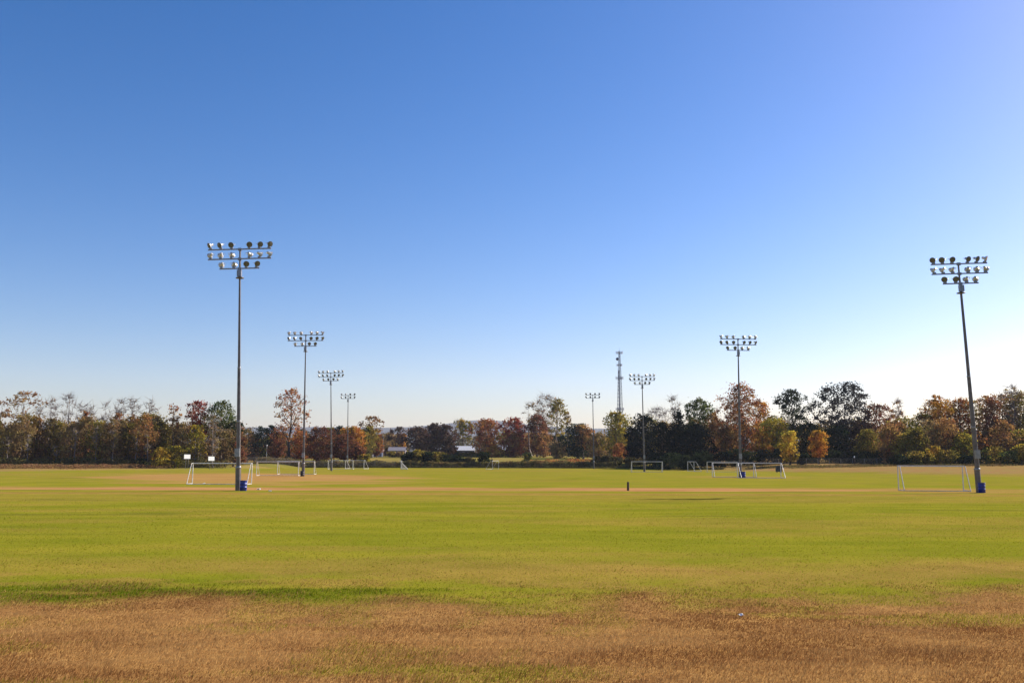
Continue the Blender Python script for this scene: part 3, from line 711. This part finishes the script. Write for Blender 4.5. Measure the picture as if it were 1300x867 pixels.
def far_wood():
    g = np.random.default_rng(99)
    n = 420; xs = g.uniform(-700, 700, n); ys = g.uniform(640, 820, n)
    cs = []; tn = []
    for x, y in zip(xs, ys):
        h = g.uniform(11, 17); w = g.uniform(4, 7); z = float(terrain(x, y)); m = 230
        u = g.random(m); a = g.random(m) * 6.283; r = np.sqrt(np.maximum(0, 1 - (2 * u - 1) ** 2)) * w * g.random(m) ** .4
        cs.append(np.stack([x + np.cos(a) * r, y + np.sin(a) * r, z + u * h], -1)); tn.append(np.full(m, g.random()) * .7 + .3 * g.random(m))
    c = np.concatenate(cs); t = np.concatenate(tn)
    me = leaf_cards('distant_wood', c, np.full(len(c), 1.5), t, g)
    tag(link('distant_wood', me, leaf_mat('leaves_distant', [(.03, .032, .016), (.075, .058, .03), (.12, .085, .04)])), 'distant wood reading as one dark line beyond the buildings', 'wood', kind='stuff')
far_wood()

def weeds(name, label, pts, hmax, n_per, leaf, seed, lsize=.3, spread=3.0):
    """tall weeds along a polyline in world x, y"""
    g = np.random.default_rng(seed); c = []; tn = []
    for (x0, y0), (x1, y1) in zip(pts[:-1], pts[1:]):
        L_ = math.hypot(x1 - x0, y1 - y0); n = int(L_ * n_per)
        t = g.random(n); x = x0 + (x1 - x0) * t + g.normal(size=n) * spread * .3; y = y0 + (y1 - y0) * t + g.random(n) * spread
        hh = hmax * (.35 + .9 * fbm(x * .45, y * .3, seed, 3)); z = terrain(x, y) + hh * g.random(n)
        c.append(np.stack([x, y, z], -1)); tn.append(.6 * fbm(x * .6, y * .6, seed + 3, 2) + .4 * g.random(n))
    c = np.concatenate(c); me = leaf_cards(name, c, np.full(len(c), lsize), np.concatenate(tn), g)
    return tag(link(name, me, LEAF[leaf]), label, 'weeds', kind='stuff')

weeds('tall_weeds', 'tall tan weeds along the far end of the field', [(-80, 300), (-66, 308), (0, 309), (32, 304)], 2.3, 300, 'weed', 3, .36)
weeds('dark_weeds', 'dark undergrowth at the foot of the far hedge', [(-92, 268), (-74, 304), (0, 306.2), (32, 301.5), (46, 268), (56, 250)], .7, 110, 'dkweed', 4, spread=1.5)
weeds('rust_weeds', 'rust-coloured broomsedge before the brown wood', [(-190, 206), (-150, 214), (-125, 228), (-106, 243), (-96, 248)], 1.15, 420, 'sedge', 5, .24, 14)
weeds('bank_weeds', 'dry grass tufts on the bank by the right fence', [(62, 248), (84, 232), (120, 226)], .5, 130, 'weed', 6, .25, 8)
weeds('wood_undergrowth', 'dark undergrowth at the foot of the brown wood', [(-200, 246), (-150, 250), (-110, 252), (-80, 256)], 2.6, 150, 'dkweed', 8, .4, 6)
weeds('red_weeds', 'orange-red flowering weeds on the rise by the far pole', [(5, 330), (34, 326)], 2.0, 110, 'rust', 9, .35, 4)

# ------------------------------------------------------------------ flood light poles
def lamp_meshes():
    b = MB()
    b.lathe([(.075, -.42), (.11, -.40), (.125, -.22), (.15, -.14), (.235, -.06), (.28, .02), (.292, .05)], 14, None, True, False)   # bowl opens to +Z
    for s in (-1, 1): b.tube((s * .29, 0, -.02), (s * .29, .0, -.36), .022, n=4)
    b.tube((-.30, 0, -.36), (.30, 0, -.36), .022, n=4)
    h = b.mesh('lamp_housing')
    c = MB(); c.lathe([(.283, .035), (.18, .06), (.02, .07)], 14); l = c.mesh('lens')
    d = MB(); d.box((0, 0, .09), (.26, .22, .16)); d.tube((0, 0, .15), (0, 0, .36), .03, n=5); k = d.mesh('ballast')
    h.materials.append(M['lamp']); l.materials.append(M['glass']); k.materials.append(M['arm'])
    return h, l, k
LH, LL, LK = lamp_meshes()

def light_pole(base_px, base_d, top_px, top_py, rows, label):
    x, y, z = spot(base_px, base_d)
    H = top_z(top_px, top_py, base_d) - z
    xt = at_y(top_px, base_d, top_py)
    root = empty('light_pole', (x, y, z), label, 'light pole', 'floodlight poles round the playing field')
    root.rotation_euler = (0, math.atan2(xt - x, H), 0)
    b = MB(); b.tube((0, 0, -.3), (0, 0, 2.2), .27, .265, 12); b.tube((0, 0, 2.2), (0, 0, H * .5), .205, .15, 12, False); b.tube((0, 0, H * .5), (0, 0, H + .05), .135, .085, 12)
    b.build('pole', M['steel'], root)
    for zj, rj in ((2.2, .285), (H * .5, .17), (H * .28, .20)):
        b = MB(); b.lathe([(rj - .03, 0), (rj, .02), (rj, .16), (rj - .03, .2)], 12, None, False, False); b.build('joint_ring', M['arm'], root, (0, 0, zj - .1))
    b = MB(); b.tube((.19, -.15, .3), (.12, -.11, H * .5), .028, n=5); b.tube((.12, -.11, H * .5), (.07, -.08, H - 2.3), .024, n=5); b.build('conduit', M['arm'], root)
    b = MB(); b.box((0, -.36, 0), (.46, .24, .8)); b.box((0, -.49, 0), (.40, .02, .72)); b.build('control_box', M['arm'], root, (0, 0, 3.6))
    b = MB(); b.lathe([(.26, 0), (.40, .03), (.40, .10), (.26, .14)], 12); b.build('collar', M['steel'], root, (0, 0, H - (2.95 if len(rows) == 3 else 2.0)))
    b = MB(); b.box((0, -.18, 0), (.42, .36, .62)); b.build('junction_box', M['arm'], root, (0, 0, H - (2.45 if len(rows) == 3 else 1.6)))
    for k, row in enumerate(rows):
        zz = H - .97 * k - .02
        xs = [r[0] for r in row]
        b = MB(); b.box((0, -.14, 0), (max(xs) - min(xs) + .5, .10, .12)); b.box((0, -.06, 0), (.34, .18, .26))
        b.build('crossarm', M['arm'], root, (0, 0, zz))
        for xl, face in row:
            o = link('ballast', LK, None, root, (xl, -.14, zz + .03))
            yaw = max(-1, min(1, xl / 3)) * R(52) + R(random.Random(int(xl * 10 + k * 7 + base_px)).uniform(-9, 9))
            s = -1 if face == 't' else 1
            aim = Vector((math.sin(yaw), s * math.cos(yaw), -.42)).normalized()
            q = aim.to_track_quat('Z', 'Y')
            lp = link('floodlight', LH, None, root, Vector((xl, -.14, zz + .48)) + aim * .18)
            lp.rotation_euler = q.to_euler()
            link('lens', LL, None, lp)
    return root

X6 = [-2.85, -1.85, -.78, .95, 1.95, 2.9]; X4 = [-1.75, -.55, .68, 1.68]
X6R = [x * .87 for x in X6]; X4R = [x * .87 for x in X4]
def rw(xs, s): return [(x, c) for x, c in zip(xs, s)]
poles = [
 (303.5, 91, 304.8, 316.5, [rw(X6, 'tttttt'), rw(X6, 'aaaaaa'), rw(X4, 'aatt')], 'tall light pole with blue bin and white goal posts behind it'),
 (385.3, 163, 388.3, 425.5, [rw(X6, 'aaaaaa'), rw(X6, 'tttttt'), rw(X4, 'aatt')], 'light pole next to the tall open red-brown tree, dark bin at foot'),
 (421, 232, 420, 473.5, [rw(X6, 'aaaaaa'), rw(X6, 'tttttt'), rw(X4, 'atta')], 'light pole between round red-brown tree and dark maroon tree, no bin'),
 (441, 297, 442, 502, [rw([-2, -.7, .7, 2], 'aatt'), rw([-2, -.7, .7, 2], 'tttt')], 'thin eight-lamp light pole in front of the bright orange tree'),
 (1241, 90, 1216.5, 335, [rw(X6R, 'tttttt'), rw(X6R, 'aaaaaa'), rw(X4R, 'ttaa')], 'tall leaning light pole with blue bin, before the autumn wood'),
 (939.5, 160, 936.8, 430.5, [rw(X6, 'aaaaaa'), rw(X6, 'tttttt'), rw(X4, 'ttaa')], 'light pole with blue bin, before the tallest rust-brown tree'),
 (818, 230, 815, 478, [rw(X6, 'aaaaaa'), rw(X6, 'tttttt'), rw(X4, 'aatt')], 'light pole in front of the dark grey evergreen'),
 (754, 297, 752.4, 501.5, [rw([-2, -.7, .7, 2], 'tttt'), rw([-2, -.7, .7, 2], 'tttt')], 'thin eight-lamp light pole beside the broad dark green tree'),
]
for p in poles: light_pole(*p)

# ------------------------------------------------------------------ blue bins
def bin_(px, d, label, mat='blue', sc=1.0, tilt=0):
    x, y, z = spot(px, d)
    root = empty('trash_bin', (x, y, z), label, 'bin', 'bins at the feet of the light poles', rz=.4); root.rotation_euler.x = tilt
    root.scale = (sc, sc, sc)
    b = MB(); b.lathe([(.29, 0), (.315, .03), (.31, .27), (.335, .29), (.335, .33), (.31, .35), (.31, .57), (.335, .59), (.335, .63), (.31, .65), (.315, .86), (.335, .90), (.30, .90), (.29, .3), (.01, .3)], 22, None, True, True)
    b.build('barrel', M[mat], root)
    b = MB(); b.lathe([(.33, .885), (.348, .89), (.348, .925), (.32, .93)], 22, None, False, False); b.build('rim', M[mat], root)
bin_(310, 90.2, 'blue barrel bin beside the tall pole with goal posts behind', sc=1.05)
bin_(1244.5, 89.5, 'blue barrel bin at the foot of the leaning pole', sc=1.02)
bin_(943.5, 159.2, 'blue barrel bin before the two overlapping goals', sc=1.1)
bin_(384, 162, 'dark barrel bin at the pole by the tall open tree', 'cabinet')

# ------------------------------------------------------------------ goals
def goal(px0, px1, d0, label, d1=None, depth=1.9, back=1, mat='white_paint', net=False, r=.06, h=2.44, top_depth=.5, side_only=False):
    """upright posts stand at photo columns px0, px1 (distances d0, d1)"""
    d1 = d1 or d0
    a = Vector(spot(px0, d0)); b_ = Vector(spot(px1, d1)); c = (a + b_) / 2
    w = (b_ - a).length; rz = math.atan2(b_.y - a.y, b_.x - a.x)
    root = empty('soccer_goal', c, label, 'soccer goal', 'portable soccer goals on the field', rz)
    hw = w / 2; D = depth * back; T = top_depth * back; m = M[mat]
    for s in (-1, 1):
        b = MB(); b.tube((s * hw, 0, 0), (s * hw, 0, h - r), r, n=8); b.build('post', m, root)
        b = MB(); b.tube((s * hw, 0, h), (s * hw, T, h), r * .75, n=6); b.tube((s * hw, T, h), (s * hw, D, .05), r * .7, n=6); b.build('backstay', m, root)
        b = MB(); b.tube((s * hw, r * back, .05), (s * hw, D, .05), r * .75, n=6); b.build('ground_bar', m, root)
    b = MB(); b.tube((-hw - r, 0, h), (hw + r, 0, h), r, n=8); b.build('crossbar', m, root)
    b = MB(); b.tube((-hw, D, .05), (hw, D, .05), r * .65, n=6); b.build('ground_bar', m, root)
    if net:
        nb = MB(); cr_ = .012
        for s in (-1, 1):
            for k in range(1, 12):
                zz = h * k / 12; yy = T + (D - T) * (1 - zz / h)
                nb.tube((s * hw, 0, zz), (s * hw, yy, zz), cr_, n=3, caps=False)
            for k in range(1, 9):
                yy = D * k / 9; zt = h - .01 if abs(yy) < abs(T) else h * (1 - (yy - T) / (D - T)); nb.tube((s * hw, yy, .05), (s * hw, yy, zt), cr_, n=3, caps=False)
        if not side_only:
            nx = 36
            for k in range(nx + 1):
                xx = -hw + w * k / nx; nb.tube((xx, 0, h), (xx, T, h), cr_, n=3, caps=False); nb.tube((xx, T, h), (xx, D, .05), cr_, n=3, caps=False)
            for k in range(12):
                t = k / 12; nb.tube((-hw, T + (D - T) * t, h * (1 - t)), (hw, T + (D - T) * t, h * (1 - t)), cr_, n=3, caps=False)
        nb.build('net', M['net'], root)
    return root
goal(245, 320, 113, 'white soccer goal frame directly behind tall pole with blue bin', r=.06, depth=1.9, back=-1)
goal(352.5, 399, 181, 'white goal frame straddling the pole with the dark bin', r=.065)
goal(326, 379, 166, 'white goal frame overlapping the worn dirt patch, behind near goal', r=.06)
goal(416.5, 448, 268, 'far white goal frame in front of the maroon tree', r=.07)
goal(438.5, 462, 282, 'far white goal frame beside the thin eight-lamp pole by orange tree', d1=277, r=.07)
goal(509, 509.6, 268, 'netted goal seen from its side before the dark hedge', d1=275.5, depth=-1.9, net=True, mat='grey_tube', side_only=True)
goal(625, 633, 268, 'faint goal seen at an angle by the round dark shrub', d1=275, mat='grey_tube', r=.05)
goal(802, 841, 223, 'grey-white goal frame before the light pole at dark evergreens', mat='grey_tube', r=.065)
goal(873, 881, 240, 'narrow-looking goal seen at an angle before the darkest evergreen', d1=234, mat='grey_tube', r=.065)
goal(904, 956.5, 165, 'goal with slanted stays beside the pole with blue bin', mat='grey_tube', r=.065, back=-1, net=False)
goal(936, 991, 158, 'goal frame behind the blue bin, overlapping another goal', mat='grey_tube', r=.065, depth=2.6, back=-1)
goal(898, 936, 226, 'smaller far goal seen through the goal with slanted stays', mat='grey_tube', r=.05)
goal(1139.5, 1221.5, 96, 'near silver goal frame beside the leaning light pole', mat='grey_tube', r=.055, depth=2.3, d1=95, top_depth=.9, back=-1)

# ------------------------------------------------------------------ small field furniture
x, y, z = ground_hit(797.3, 622.6)
post = empty('wooden_post', (x, y, z), 'short dark wooden post standing at the dirt track', 'post')
b = MB(); b.tube((0, 0, -.2), (.015, 0, .80), .125, .115, 10, False); b.build('shaft', M['wood_post'], post)
b = MB(); b.lathe([(.116, .80), (.10, .845), (.03, .86)], 10, Matrix.Translation((.015, 0, 0)), False, True); b.build('cap', M['wood_post'], post)

def scrap(px, py, label, s):
    x, y, z = ground_hit(px, py); g = random.Random(int(px))
    b = MB(); n = 5; vs_ = []; fs = []
    for i in range(n):
        for j in range(n):
            vs_.append(((i / (n - 1) - .5) * s + g.uniform(-.1, .1) * s, (j / (n - 1) - .5) * s * .8 + g.uniform(-.1, .1) * s, g.uniform(.02, .5) * s))
    for i in range(n - 1):
        for j in range(n - 1): fs.append((i * n + j, (i + 1) * n + j, (i + 1) * n + j + 1, i * n + j + 1))
    b.add(vs_, fs); o = b.build('litter_scrap', M['paper'], None, (x, y, z + .02)); tag(o, label, 'litter', 'white scraps of litter on the grass')
scrap(941, 783, 'crumpled white scrap lying in the dry brown grass', .10)
scrap(328.5, 622, 'white scrap lying beside the blue bin on the track', .36)
scrap(343, 624, 'small white scrap on the grass edge near the track', .28)
scrap(259, 614.5, 'white scrap under the near white goal', .3)

def board(px, py, d, label):
    x, y, z = spot(px, d); h = top_z(px, py, d) - z
    root = empty('white_board', (x, y, z), label, 'sign board', 'white boards on posts before the wood', rz=R(50))
    for s in (-.35, .35):
        b = MB(); b.tube((s, .06, -.2), (s, .06, h + .5), .04, n=6); b.build('post', M['fence'], root)
    b = MB(); b.box((0, 0, h), (1.80, .05, 1.08)); b.build('panel', M['sign'], root)
    b = MB(); b.box((0, 0, h + .55), (1.86, .075, .03)); b.box((0, 0, h - .55), (1.86, .075, .03)); b.box((-.915, 0, h), (.03, .075, 1.07)); b.box((.915, 0, h), (.03, .075, 1.07)); b.build('frame', M['lamp'], root)
board(237.3, 579.5, 248, 'white square board on thin posts beside the yellow-green bush')
board(268, 582, 248, 'white square board on thin posts before the pale bare tree')

# dark cabinet behind the goals
x, y, z = spot(988.5, 222)
cab = empty('dark_cabinet', (x, y, z), 'dark upright box behind the overlapping goals', 'box', rz=.2)
b = MB(); b.box((0, 0, .85), (1.25, .8, 1.3)); b.build('body', M['cabinet'], cab)
for sx in (-.5, .5):
    for sy in (-.3, .3):
        b = MB(); b.box((sx, sy, .1), (.08, .08, .2)); b.build('leg', M['cabinet'], cab)
b = MB(); b.box((0, 0, 1.525), (1.35, .9, .05)); b.build('lid', M['cabinet'], cab)

def fence(pts, label, h, step, name='chain_link_fence'):
    x0, y0 = pts[0]; root = empty(name, (x0, y0, float(terrain(x0, y0))), label, 'fence')
    o0 = np.array([x0, y0, float(terrain(x0, y0))]); P = []
    for (xa, ya), (xb, yb) in zip(pts[:-1], pts[1:]):
        n = max(1, int(math.hypot(xb - xa, yb - ya) / step))
        for k in range(n): P.append((xa + (xb - xa) * k / n, ya + (yb - ya) * k / n))
    P.append(pts[-1]); P = [np.array([a, b_, float(terrain(a, b_))]) - o0 for a, b_ in P]
    pb = MB(); pb.tube((0, 0, -.2), (0, 0, h), .045, n=6); pm = pb.mesh('post'); pm.materials.append(M['fence'])
    for p in P: link('post', pm, None, root, p)
    rb = MB(); wb = MB()
    for p, q in zip(P[:-1], P[1:]):
        a = Vector(p); b_ = Vector(q); U = Vector((0, 0, 1))
        rb.tube(a + U * (h - .03), b_ + U * (h - .03), .025, n=5, caps=False)
        for k in range(1, 7): wb.tube(a + U * h * k / 7.3, b_ + U * h * k / 7.3, .007, n=3, caps=False)
        m = 16
        for k in range(m):
            p0 = a.lerp(b_, k / m); p1 = a.lerp(b_, (k + 1) / m)
            wb.tube(p0 + U * .05, p1 + U * (h - .05), .006, n=3, caps=False); wb.tube(p0 + U * (h - .05), p1 + U * .05, .006, n=3, caps=False)
    rb.build('top_rail', M['fence'], root); wb.build('wire_mesh', M['fence'], root)
fence([(64, 270), (78, 250), (92, 238), (112, 240)], 'chain-link fence along the tan bank by the small orange tree', 1.8, 3.0)
fence([(-82, 292), (-70, 305), (-38, 307.5)], 'chain-link fence in weeds behind the left goals', 2.0, 3.0)

x, y, z = spot(1085, 238.5)
mk = empty('marker_post', (x, y, z), 'dark marker post with white top by the bank fence', 'post')
b = MB(); b.tube((0, 0, -.2), (0, 0, 2.1), .10, n=8); b.build('shaft', M['wood_post'], mk)
b = MB(); b.lathe([(.12, 2.05), (.14, 2.1), (.14, 2.42), (.05, 2.5)], 10); b.build('cap', M['sign'], mk)

# utility pole and small lamp post on the rise
x, y, z = spot(486, 452); Hp = top_z(486, 549, 452) - z
up_ = empty('utility_pole', (x, y, z), 'thin grey utility pole beside the blue-grey shed', 'utility pole')
b = MB(); b.tube((0, 0, -.3), (0, 0, Hp), .20, .13, 8); b.build('pole', M['bark_pale'], up_)
b = MB(); b.box((0, -.16, Hp - .6), (2.2, .1, .12)); b.build('crossarm', M['bark_pale'], up_)
for s in (-.95, -.4, .4, .95):
    b = MB(); b.lathe([(.05, 0), (.07, .08), (.04, .18)], 8, Matrix.Translation((s, -.16, Hp - .54))); b.build('insulator', M['lamp'], up_)
x, y, z = spot(338, 400); Hp = top_z(338, 566, 400) - z
lp_ = empty('lamp_post', (x, y, z), 'small pale lamp post on the rise behind the left goals', 'lamp post')
b = MB(); b.tube((0, 0, -.2), (0, 0, Hp), .10, .07, 8); b.build('pole', M['lamp'], lp_)
b = MB(); b.lathe([(.08, -.1), (.30, .05), (.34, .35), (.12, .5)], 10, Matrix.Translation((0, 0, Hp))); b.build('lamp_head', M['sign'], lp_)

# ------------------------------------------------------------------ cell tower
def cell_tower():
    d = 540; x, y, z = spot(788, d); H = top_z(788.4, 446, d) - z
    root = empty('lattice_tower', (x, y, z), 'tall lattice cell tower rising behind the yellow-topped tree', 'tower')
    def rad(t): return 2.7 * (1 - t) + .5 * t
    legs = []
    for k in range(3):
        a = R(200 + 120 * k); b = MB(); n = 12
        for j in range(n):
            t0, t1 = j / n, (j + 1) / n
            b.tube((math.cos(a) * rad(t0), math.sin(a) * rad(t0), H * t0), (math.cos(a) * rad(t1), math.sin(a) * rad(t1), H * t1), .17 - .07 * t0, .17 - .07 * t1, 6, False)
        b.build('leg', M['tower'], root); legs.append(a)
    n = 30
    for k in range(3):
        a, c = legs[k], legs[(k + 1) % 3]; b = MB()
        for j in range(n):
            t0, t1 = j / n, (j + 1) / n
            P = lambda an, t: (math.cos(an) * rad(t), math.sin(an) * rad(t), H * t)
            b.tube(P(a, t0), P(c, t1), .055, n=4, caps=False); b.tube(P(c, t0), P(a, t1), .055, n=4, caps=False); b.tube(P(a, t1), P(c, t1), .05, n=4, caps=False)
        b.build('bracing', M['tower'], root)
    b = MB(); b.box((-.5, -.6, H * .42), (.5, .18, H * .80)); b.build('cable_run', M['tower'], root)
    b = MB(); b.tube((0, 0, H - .3), (0, 0, H + 2.6), .07, .03, 6); b.build('lightning_rod', M['tower'], root)
    for zz, rr, hh in ((H - .8, 1.6, 1.6), (H - 8.0, 1.2, 1.3), (H - 15.5, 1.9, 1.8), (H - 33.5, 2.1, 1.7), (H - 55, 2.1, 1.4)):
        if zz < 8: continue
        t = zz / H; b = MB()
        for k in range(3):
            a0 = R(200 + 120 * k); a1 = R(320 + 120 * k); q = rr + .4
            b.tube((math.cos(a0) * q, math.sin(a0) * q, zz), (math.cos(a1) * q, math.sin(a1) * q, zz), .05, n=5)
            b.tube((0, 0, zz), (math.cos(a0) * q, math.sin(a0) * q, zz), .05, n=5)
        b.build('antenna_mount', M['tower'], root)
        for k in range(9):
            a = R(200 + 40 * k); q = (rr + .5) * (1 if k % 3 == 0 else .72); b = MB()
            b.box((math.cos(a) * q, math.sin(a) * q, zz), (.30, .16, hh), a + math.pi / 2); b.build('panel_antenna', M['antenna'], root)
    b = MB(); b.lathe([(.2, 0), (.85, .25), (.9, .35), (.1, .4)], 14, Matrix.Translation((-1.3, -.6, H - 4.6)) @ Matrix.Rotation(R(90), 4, 'X')); b.build('dish_antenna', M['tower'], root)
cell_tower()

# ------------------------------------------------------------------ buildings on the rise
def house(px0, px1, d, eave_h, roof_h, depth, wall, roof, label, name='house', wins=(), doors=(), over=.35, gable=False):
    x0 = at_y(px0, d); x1 = at_y(px1, d); cx = (x0 + x1) / 2; w = x1 - x0
    y = d + depth / 2; z = min(float(terrain(cx, d)), float(terrain(cx, d + depth))) - .1
    root = empty(name, (cx, y, z), label, 'building')
    hw, hd = w / 2, depth / 2
    b = MB(); b.box((0, 0, eave_h / 2), (w, depth, eave_h))
    if gable: b.add([(-hw, -hd, eave_h), (hw, -hd, eave_h), (0, -hd, eave_h + roof_h)], [(0, 1, 2)])
    else:
        for s in (-1, 1): b.add([(s * hw, -hd, eave_h), (s * hw, hd, eave_h), (s * hw, 0, eave_h + roof_h)], [(0, 1, 2)])
    b.build('wall', M[wall], root)
    b = MB(); t = .16
    e = eave_h + .01; k = roof_h / (hw if gable else hd); ov = over
    for s in (-1, 1):
        if gable:
            A = [(s * (hw + ov), -hd - ov, e - k * ov), (s * (hw + ov), hd + ov, e - k * ov), (0, hd + ov, e + roof_h), (0, -hd - ov, e + roof_h)]
        else:
            A = [(-hw - ov, s * (hd + ov), e - k * ov), (hw + ov, s * (hd + ov), e - k * ov), (hw + ov, 0, e + roof_h), (-hw - ov, 0, e + roof_h)]
        B = [(p[0], p[1], p[2] + t) for p in A]
        b.add(A + B, [(0, 3, 2, 1), (4, 5, 6, 7), (0, 1, 5, 4), (1, 2, 6, 5), (2, 3, 7, 6), (3, 0, 4, 7)])
    b.build('roof', M[roof], root)
    for (u, zz, ww, hh) in wins:
        b = MB(); xx = -hw + u * w
        b.box((xx - ww / 2 - .04, -hd - .02, zz), (.08, .08, hh + .16)); b.box((xx + ww / 2 + .04, -hd - .02, zz), (.08, .08, hh + .16)); b.box((xx, -hd - .02, zz + hh / 2 + .04), (ww, .08, .08)); b.box((xx, -hd - .03, zz - hh / 2 - .04), (ww, .12, .08))
        f = b.build('window', M['sign'], root)
        b = MB(); b.box((xx, -hd - .015, zz), (ww, .03, hh)); b.build('pane', M['pane'], f)
    for (u, ww) in doors:
        b = MB(); xx = -hw + u * w; b.box((xx, -hd - .03, 1.05), (ww, .06, 2.1)); dd = b.build('door', M['door'], root)
        b = MB(); b.box((xx + ww * .36, -hd - .09, 1.0), (.08, .06, .08)); b.build('handle', M['lamp'], dd)
    return root
house(474.8, 484.6, 450, 3.3, .5, 5, 'wall_blue', 'roof_white', 'small blue-grey shed with a pale roof beside the utility pole', 'shed', doors=((.5, 1.6),), gable=True)
house(492.8, 514, 455, 2.8, 1.6, 7, 'wall_mauve', 'roof_grey', 'long low house with grey roof left of the dark oaks', wins=((.2, 1.5, 1.0, 1.0), (.45, 1.5, 1.2, 1.0), (.85, 1.5, 1.0, 1.0)), doors=((.66, .95),))
house(568, 602, 450, 3.0, 2.0, 9, 'wall_dark', 'roof_white', 'low building with bright white roof between oak and rust-orange tree', wins=((.35, 1.6, 1.2, 1.1), (.6, 1.6, 1.2, 1.1), (.9, 1.6, 1.0, 1.0)), doors=((.76, .95),))
house(630, 645, 470, 3.2, 2.0, 8, 'wall_brick', 'roof_white', 'pale-roofed building half hidden between rust-orange and orange-red trees', wins=((.3, 1.6, 1.0, 1.0), (.7, 1.6, 1.0, 1.0)))
house(462, 472, 440, 1.8, .6, 5, 'wall_dark', 'roof_dark', 'low dark shed roof beside the maroon shrub-like tree', 'shed', doors=((.5, 1.2),), gable=False)
house(547, 563, 470, 3.2, 1.6, 8, 'wall_brick', 'roof_white', 'pale-roofed building hidden behind the dark oak clump', wins=((.3, 1.6, 1.0, 1.0), (.7, 1.6, 1.0, 1.0)))

# ------------------------------------------------------------------ haze
def haze():
    b = MB(); b.box((0, 4600, 149), (26000, 10600, 300)); me = b.mesh('haze')
    m = bpy.data.materials.new('haze_air'); m.use_nodes = True; N = m.node_tree.nodes; L = m.node_tree.links
    for n in list(N):
        if n.type == 'BSDF_PRINCIPLED': N.remove(n)
    out = [n for n in N if n.type == 'OUTPUT_MATERIAL'][0]
    pv = N.new('ShaderNodeVolumePrincipled'); pv.inputs['Color'].default_value = (.80, .86, 1.0, 1); pv.inputs['Density'].default_value = .00006
    pv.inputs['Anisotropy'].default_value = .1
    L.new(pv.outputs[0], out.inputs['Volume'])
    tag(link('haze', me, m), 'thin blue haze over the far hills', 'haze', kind='stuff')
haze()
